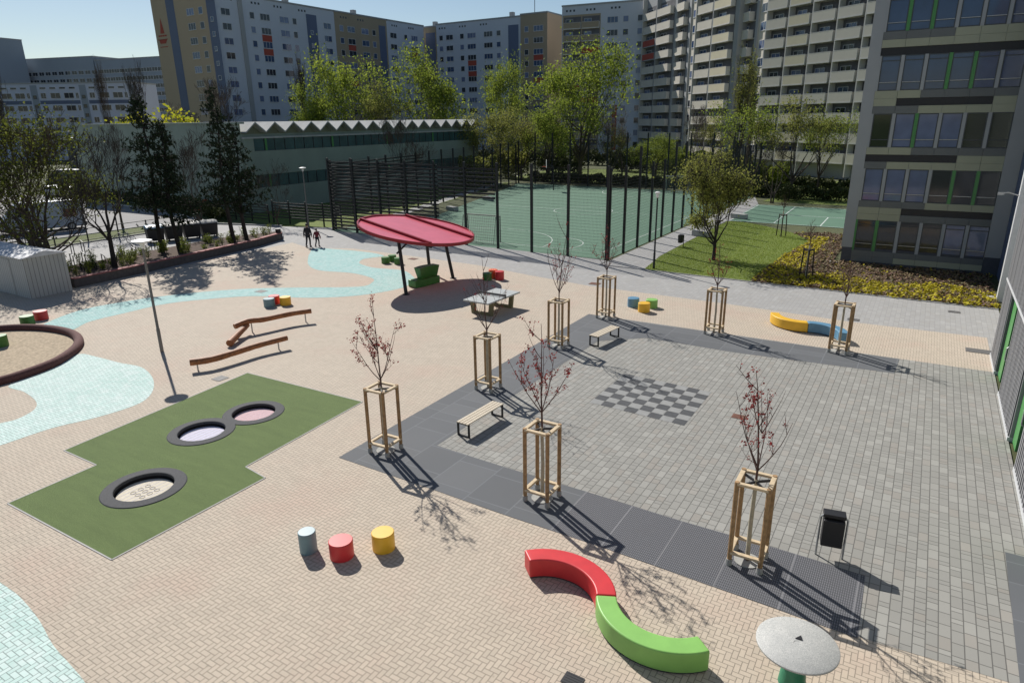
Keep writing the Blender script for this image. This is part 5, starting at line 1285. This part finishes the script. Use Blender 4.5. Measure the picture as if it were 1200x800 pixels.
PROTO = {}
def plant_tree(name, label, x, y, key, group=None, cat='tree', rz=0.0, sc=1.0, z=0.0, leafmat=None, bark='bark', **kw):
    t = thing(name, (x, y, z), rz, label, cat, group); t.scale = (sc if not isinstance(sc, tuple) else sc[0],)*2+((sc if not isinstance(sc, tuple) else sc[1]),)
    if key not in PROTO:
        tr, tw, lf = tree_meshes(leaf=leafmat, **kw)
        a = tr.build('trunk', M[bark], t, smooth=True)
        b = tw.build('branches', M[bark], t) if tw.v else None
        c = lf.build('crown', M[leafmat], t) if lf.v else None
        PROTO[key] = [q.data for q in (a, b, c) if q]
    else:
        for me in PROTO[key]:
            o = bpy.data.objects.new(me.name.split('.')[0], me); COL.objects.link(o); o.parent = t
    return t
K5 = dict(seed=41, H=14, th=2.4, spread=0.85, lower=3, nleaf=5200, lsize=0.22, clump=0.6, levels=5, r0=0.24, limbs=5)
K6 = dict(seed=45, H=14, th=2.4, spread=0.8, lower=2, nleaf=3800, lsize=0.22, clump=0.6, levels=5, r0=0.24, limbs=5)
def at(px, d): return FAR(px, d)
# spring green trees behind the gym and court (pixel column, distance, height)
K1 = dict(seed=11, H=20, th=3.0, spread=0.75, lower=7, nleaf=9000, lsize=0.32, clump=0.95, levels=5, r0=0.32, limbs=6)
K2 = dict(seed=23, H=20, th=2.6, spread=0.6, lower=8, nleaf=9500, lsize=0.32, clump=0.9, levels=5, r0=0.34, limbs=6)
K3 = dict(seed=37, H=20, th=3.0, spread=0.78, lower=9, nleaf=11000, lsize=0.32, clump=1.0, levels=5, r0=0.36, limbs=7)
K4 = dict(seed=51, H=8, th=1.0, spread=1.1, nleaf=6500, lsize=0.30, clump=0.55, levels=5, r0=0.12, limbs=6, multi=3)
BG = 'spring trees in front of the apartment blocks'
def sp_tree(label, px, d, ytop, key, kw, wscale=1.0, leafmat='spring', rz=0.0, group=BG, name='spring_tree'):
    x, y = at(px, d); hor = 147.9-px*0.0131; H = CAM_H+(hor-ytop)*d/872.0; s = H/kw['H']
    return plant_tree(name, label, x, y, key, group, 'tree', rz, (s*wscale, s), 0, leafmat, **kw)
sp_tree('bright green tree just left of the brown apartment section', 414, 132, 57, 'a', K1, 0.85)
sp_tree('smaller pale green tree left of the first green tree', 372, 130, 100, 'b', K2, 0.9, rz=1.0)
sp_tree('bright green tree in front of the gap between the two apartment rows', 510, 134, 60, 'b', K2, 0.85, rz=2.3)
sp_tree('thin sparse olive tree between the two bright green ones behind the gym', 462, 128, 96, 'k6', K6, 0.9, 'olive_l', rz=0.5)
sp_tree('slim green tree in front of the middle of the cross row', 592, 150, 63, 'a', K1, 0.55, rz=2.0)
sp_tree('tallest wide green tree right of the peach ended building', 684, 112, 44, 'c9', K3, 0.85, rz=1.2)
sp_tree('green tree at the foot of the tallest one on its left', 645, 106, 118, 'b', K2, 1.05, rz=4.0)
sp_tree('olive green bushy tree right of the gym roof end', 578, 104, 120, 'k1o', K1, 1.0, 'olive_l', rz=3.0)
sp_tree('olive green bushy tree between gym end and tall green tree', 614, 108, 130, 'k5o', K5, 1.1, 'olive_l', rz=5.0)
sp_tree('round yellow green tree behind the far court fence', 775, 108, 156, 'c9', K3, 1.5, rz=0.2)
sp_tree('low green tree left of the round one behind the far court fence', 735, 104, 146, 'k6', K6, 1.0, 'olive_l', rz=0.9)
sp_tree('yellow green tree before the nearest balcony house beside the poplar', 893, 84, 110, 'k5', K5, 0.95, rz=0.6)
sp_tree('thin green tree right of the poplar with dark forked trunk', 940, 80, 112, 'k6', K6, 0.95, rz=1.9)
sp_tree('small light green tree close to the school corner', 972, 86, 122, 'k5', K5, 0.8, rz=2.9)
sp_tree('pale green low tree beside the balcony houses and hedge', 838, 98, 134, 'k6', K6, 0.8, 'olive_l', rz=5.0)
# bare trees
KB = dict(seed=71, H=12, th=2.2, spread=0.95, levels=6, r0=0.17, limbs=6)
KB2 = dict(seed=77, H=12, th=1.5, spread=1.1, levels=6, r0=0.15, limbs=6, multi=2)
KP = dict(seed=91, H=22, th=2.0, spread=0.30, levels=5, r0=0.3, limbs=9, upb=1.2, narrow=True, twist=0.12)
KPL = dict(seed=92, H=22, th=2.0, spread=0.32, levels=5, r0=0.3, limbs=9, upb=1.2, narrow=True, twist=0.12, nleaf=1900, lsize=0.22, clump=0.35)
def bare(label, px, d, ytop, key, kw, ws=1.0, rz=0.0, name='bare_tree', group='bare trees', leafmat=None, bark='bark'):
    x, y = at(px, d); hor = 147.9-px*0.0131; H = CAM_H+(hor-ytop)*d/872.0; s = H/kw['H']
    return plant_tree(name, label, x, y, key, group, 'tree', rz, (s*ws, s), 0, leafmat, bark=bark, **kw)
bare('bare narrow poplar in front of the white apartment facade', 360, 134, 60, 'p', KP, 0.9)
bare('olive tinged narrow poplar before the balcony houses', 872, 92, 52, 'pl', KPL, 0.75, leafmat='olive_l')
bare('second olive tinged narrow poplar close beside the first', 884, 96, 66, 'pl', KPL, 0.6, 2.0, leafmat='olive_l')
bare('bare reddish poplar before the far grey slab at left', 130, 170, 66, 'p', KP, 0.7, 1.0)
bare('bare brownish poplar left of the ochre tower', 172, 150, 66, 'p', KP, 1.0, 2.2)
bare('bare poplar at the far left edge before the grey slab', 10, 175, 68, 'p', KP, 0.9, 3.3)
bare('bare tree in front of the ochre tower above the gym roof', 262, 125, 88, 'w', KB, 1.1)
bare('bare tree below the blue strip of the ochre tower', 225, 130, 128, 'w', KB, 1.1, 3.0)
bare('bare spreading tree before the gym end wall, left one', 124, 61, 140, 'w', KB, 0.75, 1.0)
bare('bare spreading tree before the gym end wall between the pines', 222, 58, 142, 'w2', KB2, 0.85, 0.7)
bare('bare low tree before the gym front windows', 315, 62, 186, 'w2', KB2, 0.8, 2.0)
bare('bare tree standing before the zigzag gym roof', 470, 74, 132, 'w', KB, 0.9, 4.2, leafmat=None)
bare('bare pale trunked tree between court fence and tall green tree', 722, 98, 128, 'w', KB, 0.9, 5.1)
bare('bare dark tree at the left of the balcony houses', 825, 92, 118, 'w', KB, 0.8, 2.6)
bare('dark forked bare tree in the park right of the lawn tree', 920, 74, 150, 'w2', KB2, 0.9, 5.5)
# forsythia
x, y = at(192, 100)
plant_tree('forsythia_bush', 'yellow flowering bush behind the gym end wall at left', x, y, 'fo', 'yellow flowering bushes', 'shrub', 0, (1.5, 1.35), 0, 'gold_l', **dict(K4, seed=61))
x, y = at(150, 104)
plant_tree('forsythia_bush', 'smaller yellow green bush left of the brighter one behind the gym', x, y, 'fo', 'yellow flowering bushes', 'shrub', 2.0, (1.2, 1.25), 0)
# big many stemmed tree at the left edge
lx, ly = G(50, 312)
plant_tree('spreading_tree', 'big many stemmed tree with olive buds behind the metal shed', -50.2, 21.6, 'big', None, 'tree', 0.4, (1.15, 1.0), 0, 'darkleaf', seed=131, H=10.8, th=0.9, spread=0.85, lower=4, nleaf=8500, lsize=0.13, clump=0.5, levels=6, r0=0.20, limbs=8, multi=4)
plant_tree('spreading_tree', 'green topped tree at the far left edge beyond the road', -76.0, 24.5, 'big2', None, 'tree', 1.4, 1.0, 0, 'spring', seed=133, H=10.8, th=1.5, spread=1.0, nleaf=6000, lsize=0.22, clump=0.6, levels=5, r0=0.22, limbs=7)
# lawn tree
tx, ty = G(836, 305)
plant_tree('lawn_tree', 'round budding tree standing on the lawn beside the court path', tx, ty, 'lawn', None, 'tree', 0.6, (1.0, 1.0), 0.02, 'olive_l', seed=151, H=7.0, th=1.7, spread=0.7, lower=5, nleaf=13000, lsize=0.11, clump=0.34, levels=6, r0=0.11, limbs=7, bark='barkdark')
# planter trees
tx, ty = G(136, 319)
plant_tree('bare_tree', 'small dark bare tree in the planted bed before the bike racks', tx, ty, 'pb', None, 'tree', 0.0, 1.0, 0.36, None, seed=171, H=8.6, th=2.6, spread=0.9, levels=5, r0=0.14, limbs=5, bark='barkdark')
def pine(label, x, y, H, seed, rz=0, cr=2.4, z0f=0.3):
    rg = random.Random(seed); t = thing('pine_tree', (x, y, 0.36), rz, label, 'tree', 'dark pines in the planted bed')
    tr = MB(); pts = [Vector((0.12*math.sin(i*0.9+seed), 0.12*math.cos(i*0.7+seed), H*i/8)) for i in range(9)]
    tr.tube(pts, [0.17*(1-i/8.6) for i in range(9)], 8); lf = MB(); bw = MB()
    z = H*z0f
    while z < H*0.97:
        f = (z-H*z0f)/(H*(1-z0f)); Lb = cr*(1.05-f)**0.75*(0.55+0.45*math.sin(min(1, f*5+0.35)*1.57)); nb = rg.choice((3,4,5))
        if rg.random() < 0.12: nb = 1
        for k in range(nb):
            a = rg.uniform(0, 6.28); l_ = Lb*rg.uniform(0.45, 1.15); up_ = rg.uniform(-.15, .45)
            p0 = Vector((0.1*math.sin(z),0,z)); P = [p0]
            for q in range(1, 4): P.append(p0+Vector((math.cos(a)*l_*q/3, math.sin(a)*l_*q/3, l_*up_*(q/3)**1.5+rg.uniform(-.06,.06))))
            bw.tube(P, [0.04,0.03,0.02,0.01], 3, caps=False)
            for q in range(int(11*l_)):
                u = rg.uniform(0.3, 1.0); c = P[0].lerp(P[3], u)+Vector((rg.gauss(0,.14*l_), rg.gauss(0,.14*l_), rg.gauss(0.05,.14)))
                for w_ in range(7):
                    d = Vector((rg.gauss(0,1), rg.gauss(0,1), rg.gauss(.4,1))).normalized()*rg.uniform(.12,.26); s_ = d.orthogonal().normalized()*0.035
                    lf.add([c-s_, c+s_, c+d], [(0,1,2)])
        z += H*0.028
    tr.build('trunk', M['barkdark'], t, smooth=True); bw.build('branches', M['barkdark'], t); lf.build('crown', M['pine_l'], t); return t
pine('dark pine in the planted bed, leftmost of the four', *G(193,300), 10.6, 3, cr=2.7, z0f=0.26)
pine('dark pine in the planted bed, right beside the leftmost', *G(211,300), 9.0, 8, cr=2.2, z0f=0.22)
pine('dark slender pine in the planted bed, third from left', *G(274,291), 11.2, 14, cr=2.0, z0f=0.26)
pine('dark pine with leaning base at the right end of the bed', *G(290,287), 8.6, 21, cr=2.0, z0f=0.24)
# young trees in the guards
def young(label, x, y, H, seed, leaf, az=0.0):
    rg = random.Random(seed); t = thing('young_tree', (x, y, 0.016), 0, label, 'young tree', 'young trees in wooden guards')
    tr = MB(); br = MB(); lf = MB(); hb = 2.3+rg.uniform(-.15,.1)
    P = [Vector((0,0,0)), Vector((rg.uniform(-.02,.02),0,1.0)), Vector((0,rg.uniform(-.03,.03),hb))]; tr.tube(P, [.034,.03,.024], 8); wr = MB(); wr.tube([(0,0,.05),(P[1].x*.9,0,.95),(0,P[2].y*.8,1.95)], [.048,.045,.04], 10)
    def leaves(c, n, sp):
        for i in range(n):
            q = c+Vector((rg.gauss(0,sp), rg.gauss(0,sp), rg.gauss(0,sp))); nn = Vector((rg.uniform(-1,1), rg.uniform(-1,1), rg.uniform(-.2,1))).normalized(); a = nn.orthogonal().normalized(); b_ = nn.cross(a); s_ = rg.uniform(.012,.025)
            lf.add([q+a*s_*1.4, q+b_*s_, q-a*s_*1.4, q-b_*s_], [(0,1,2,3)])
    def limb(p, d, Ln, r, lv):
        pts = [p]; dd = d.copy(); n = 5
        for i in range(n):
            dd = (dd+Vector((rg.uniform(-1,1), rg.uniform(-1,1), 0))*0.10+Vector((0,0,.16))).normalized(); pts.append(pts[-1]+dd*Ln/n)
        br.tube(pts, [r*(1-.75*i/n) for i in range(n+1)], 5, caps=False)
        if lv > 0:
            for i in (1, 2, 2, 3, 4):
                if rg.random() < (0.8 if lv > 1 else 0.65):
                    a = rg.uniform(0,6.28); o = Matrix.Rotation(a, 3, dd) @ dd.orthogonal().normalized()
                    limb(pts[i], (dd*0.7+o*0.75).normalized(), Ln*rg.uniform(.22,.42), r*.5, lv-1)
        if leaf > 0:
            for q in pts[1:]:
                if rg.random() < leaf*0.24: leaves(q, rg.choice((2,4,7)), .03)
            if rg.random() < leaf*0.5: leaves(pts[-1], rg.choice((5,9,15)), .045)
    limb(P[-1], Vector((0,0,1)), H-hb, .022, 2)
    for i in range(rg.choice((4,5))):
        a = az+6.28*i/4.5+rg.uniform(-.4,.4); limb(P[-1]-Vector((0,0,rg.uniform(0,.12))), Vector((math.cos(a), math.sin(a), 1.25)).normalized(), (H-hb)*rg.uniform(.55,.8), .015, 2)
    for i in range(rg.choice((2,3))):
        a = rg.uniform(0,6.28); limb(P[-1]+Vector((0,0,(H-hb)*.35)), Vector((math.cos(a), math.sin(a), 1.3)).normalized(), (H-hb)*.45, .011, 1)
    tr.build('trunk', M['barkred'], t, smooth=True); wr.build('trunk_wrap', M['wrap'], t, smooth=True); br.build('branches', M['barkred'], t, smooth=True)
    if lf.v: lf.build('leaves', M['red_l'], t)
    return t
YT = [(0,0,4.45,1,.75,'young tree with sparse dark red leaves at the left corner of the plaza'),(1,0,4.5,2,.7,'young tree with the most red leaves, in the guard behind the red bench'),(2,0,4.4,7,.5,'young tree with red leaf tips, in the guard nearest the litter bin'),
      (0,1,4.7,4,.15,'nearly leafless young tree behind the nearest slatted bench'),(0,2,5.1,5,.22,'slender young tree with few red leaves left of the farther bench'),(0,3,4.3,6,.2,'slim young tree with few red buds at the far left plaza corner'),
      (1,3,3.95,8,.12,'young tree with faint red buds in the far row left of yellow bench'),(2,3,3.8,9,.0,'bare young tree in the far row in front of the blue bench')]
for i, j, H, sd, lf_, lb in YT: young(lb, GX[i], GY[j], H, sd, lf_)
young('bare young tree tied to the dark stake in the flower bed', *G(944,327), 3.4, 15, 0.0); young('thin bare young tree at the stake frame by the small court', *G(915,277), 3.2, 16, 0.0)
# hedges and shrubs
def shrub(name, label, x, y, w_, d_, h, n, ls, mat, rz=0, group='hedges beyond the court', cat='hedge', z=0.0):
    rg = random.Random(int(x*7+y*13)); t = thing(name, (x, y, z), rz, label, cat, group); b = MB(); st = MB()
    for i in range(int(max(4, w_*1.2))):
        u = rg.uniform(-.45,.45)*w_; v = rg.uniform(-.3,.3)*d_; st.tube([(u,v,0),(u+rg.uniform(-.2,.2),v+rg.uniform(-.2,.2),h*0.85)], [.03,.012], 4)
    ph = [rg.uniform(0,6.28) for _ in range(4)]
    for i in range(n):
        u = rg.uniform(-1,1); v = rg.uniform(-1,1); top = h*(0.72+0.16*math.sin(u*w_*0.9+ph[0])+0.12*math.sin(u*w_*2.3+ph[1])); zz = top*math.sqrt(rg.random())
        if rg.random() < 0.5: v = (1 if v > 0 else -1)*(0.9-0.2*rg.random())
        c = Vector((u*w_/2, v*d_/2*(0.8+0.2*math.sin(u*w_*1.7+ph[2])), zz+rg.gauss(0, .06))); nn = Vector((rg.uniform(-1,1), rg.uniform(-1,1), rg.uniform(-.2,1))).normalized(); a = nn.orthogonal().normalized(); q = nn.cross(a); s_ = ls*rg.uniform(.6,1.3)
        b.add([c+a*s_*.6, c+q*s_*.4, c-a*s_*.6, c-q*s_*.4], [(0,1,2,3)])
    st.build('stems', M['barkdark'], t); b.build('foliage', M[mat], t); return t
shrub('hedge', 'dark clipped hedge behind the left half of the far court fence', -43, 91.5, 19, 2.4, 1.5, 5500, .30, 'hedge_l', R(-3))
shrub('hedge', 'dark clipped hedge behind the right half of the far court fence', -25, 90.3, 16, 2.4, 1.4, 5000, .30, 'hedge_l', R(-4))
shrub('hedge', 'dark hedge beyond the small court before the balcony house', -14.0, 84.0, 14, 2.6, 1.7, 5000, .26, 'hedge_l', R(-10))
shrub('hedge', 'dark hedge row at the foot of the nearest balcony house', -14, 96.5, 26, 3.0, 1.6, 6000, .30, 'hedge_l', R(-35))
shrub('hedge', 'long dark hedge before the cross row of apartment houses', -75, 128, 50, 4, 3.4, 9000, .45, 'hedge_l', R(5))
shrub('hedge', 'dark shrub row at the foot of the gym end wall', -78, 45.9, 27, 1.2, 1.5, 4500, .22, 'hedge_l', R(-3))
shrub('hedge', 'dark shrubs in the shade at the gym corner behind the pines', -60.5, 42.3, 6, 1.5, 1.6, 1800, .2, 'hedge_l', R(-18))
shrub('round_bush', 'round dark bush in the park close to the school corner', *FAR(938,76), 2.6, 2.4, 2.0, 1500, .18, 'hedge_l', group=None, cat='shrub')
for i, (px, d, w_, h, mt, lb) in enumerate(((600,112,7,5.0,'olive_l','yellow green bush below the olive trees at the gym end'),(560,98,5,4.4,'olive_l','olive bush at the right end of the gym hall'),(660,120,9,4.2,'hedge_l','dark shrub mass below the tallest green tree'),(800,112,9,4.6,'shrub_l','light green bush group before the first balcony house'),
    (855,104,8,4.2,'olive_l','olive bush group below the poplars'),(745,122,9,4.0,'hedge_l','dark bush group before the white house with loggias'),(905,92,6,3.4,'shrub_l','low green bushes between the poplars and the hedge'))):
    x, y = FAR(px, d); shrub('bush', lb, x, y, w_, 4, h, 3800, .36, mt, R(-20), 'bushes beyond the court', 'shrub')
# park lawns beyond
sheet('park_lawn', [(-58,93),(-8,92),(4,84),(4,97),(-16,112),(-40,120),(-62,118)], -0.016, M['lawn'])
sheet('park_lawn', [(-15.6,79.5),(8,78),(8,88),(-15,90)], -0.016, M['lawn'])
# plants in the bed on the left
pl = [(-46.2,19.4),(-42.3,19.8),(-42.6,23),(-43.2,28),(-43.9,33.5),(-44.8,36.4),(-45.7,37.2),(-47.0,32.8),(-46.6,25)]
for i, (x, y, z) in enumerate(scatter(pl, 58)):
    rg = random.Random(i+500); h = rg.uniform(.35, .95); t = thing('bed_plant', (x, y, 0.36), rg.uniform(0,6), 'small fresh green shrub among the plants of the raised left bed', 'plant', 'small shrubs in the raised bed')
    b = MB()
    for k in range(7):
        a = rg.uniform(0,6.28); b.tube([(0,0,0),(math.cos(a)*.1,math.sin(a)*.1,h*.5),(math.cos(a)*.22,math.sin(a)*.22,h)], [.012,.008,.004], 3, caps=False)
    b.build('stems', M['bark'], t); b = MB()
    for k in range(150):
        a = rg.uniform(0,6.28); zz = rg.uniform(.15,1.0)*h; r = rg.uniform(.05,.30)*(0.5+zz/h*.5); c = Vector((math.cos(a)*r, math.sin(a)*r, zz)); nn = Vector((rg.uniform(-1,1), rg.uniform(-1,1), 1)).normalized(); q = nn.orthogonal().normalized(); w_ = nn.cross(q); s_ = .055
        b.add([c+q*s_, c+w_*s_*.6, c-q*s_, c-w_*s_*.6], [(0,1,2,3)])
    b.build('foliage', M['shrub_l'], t)
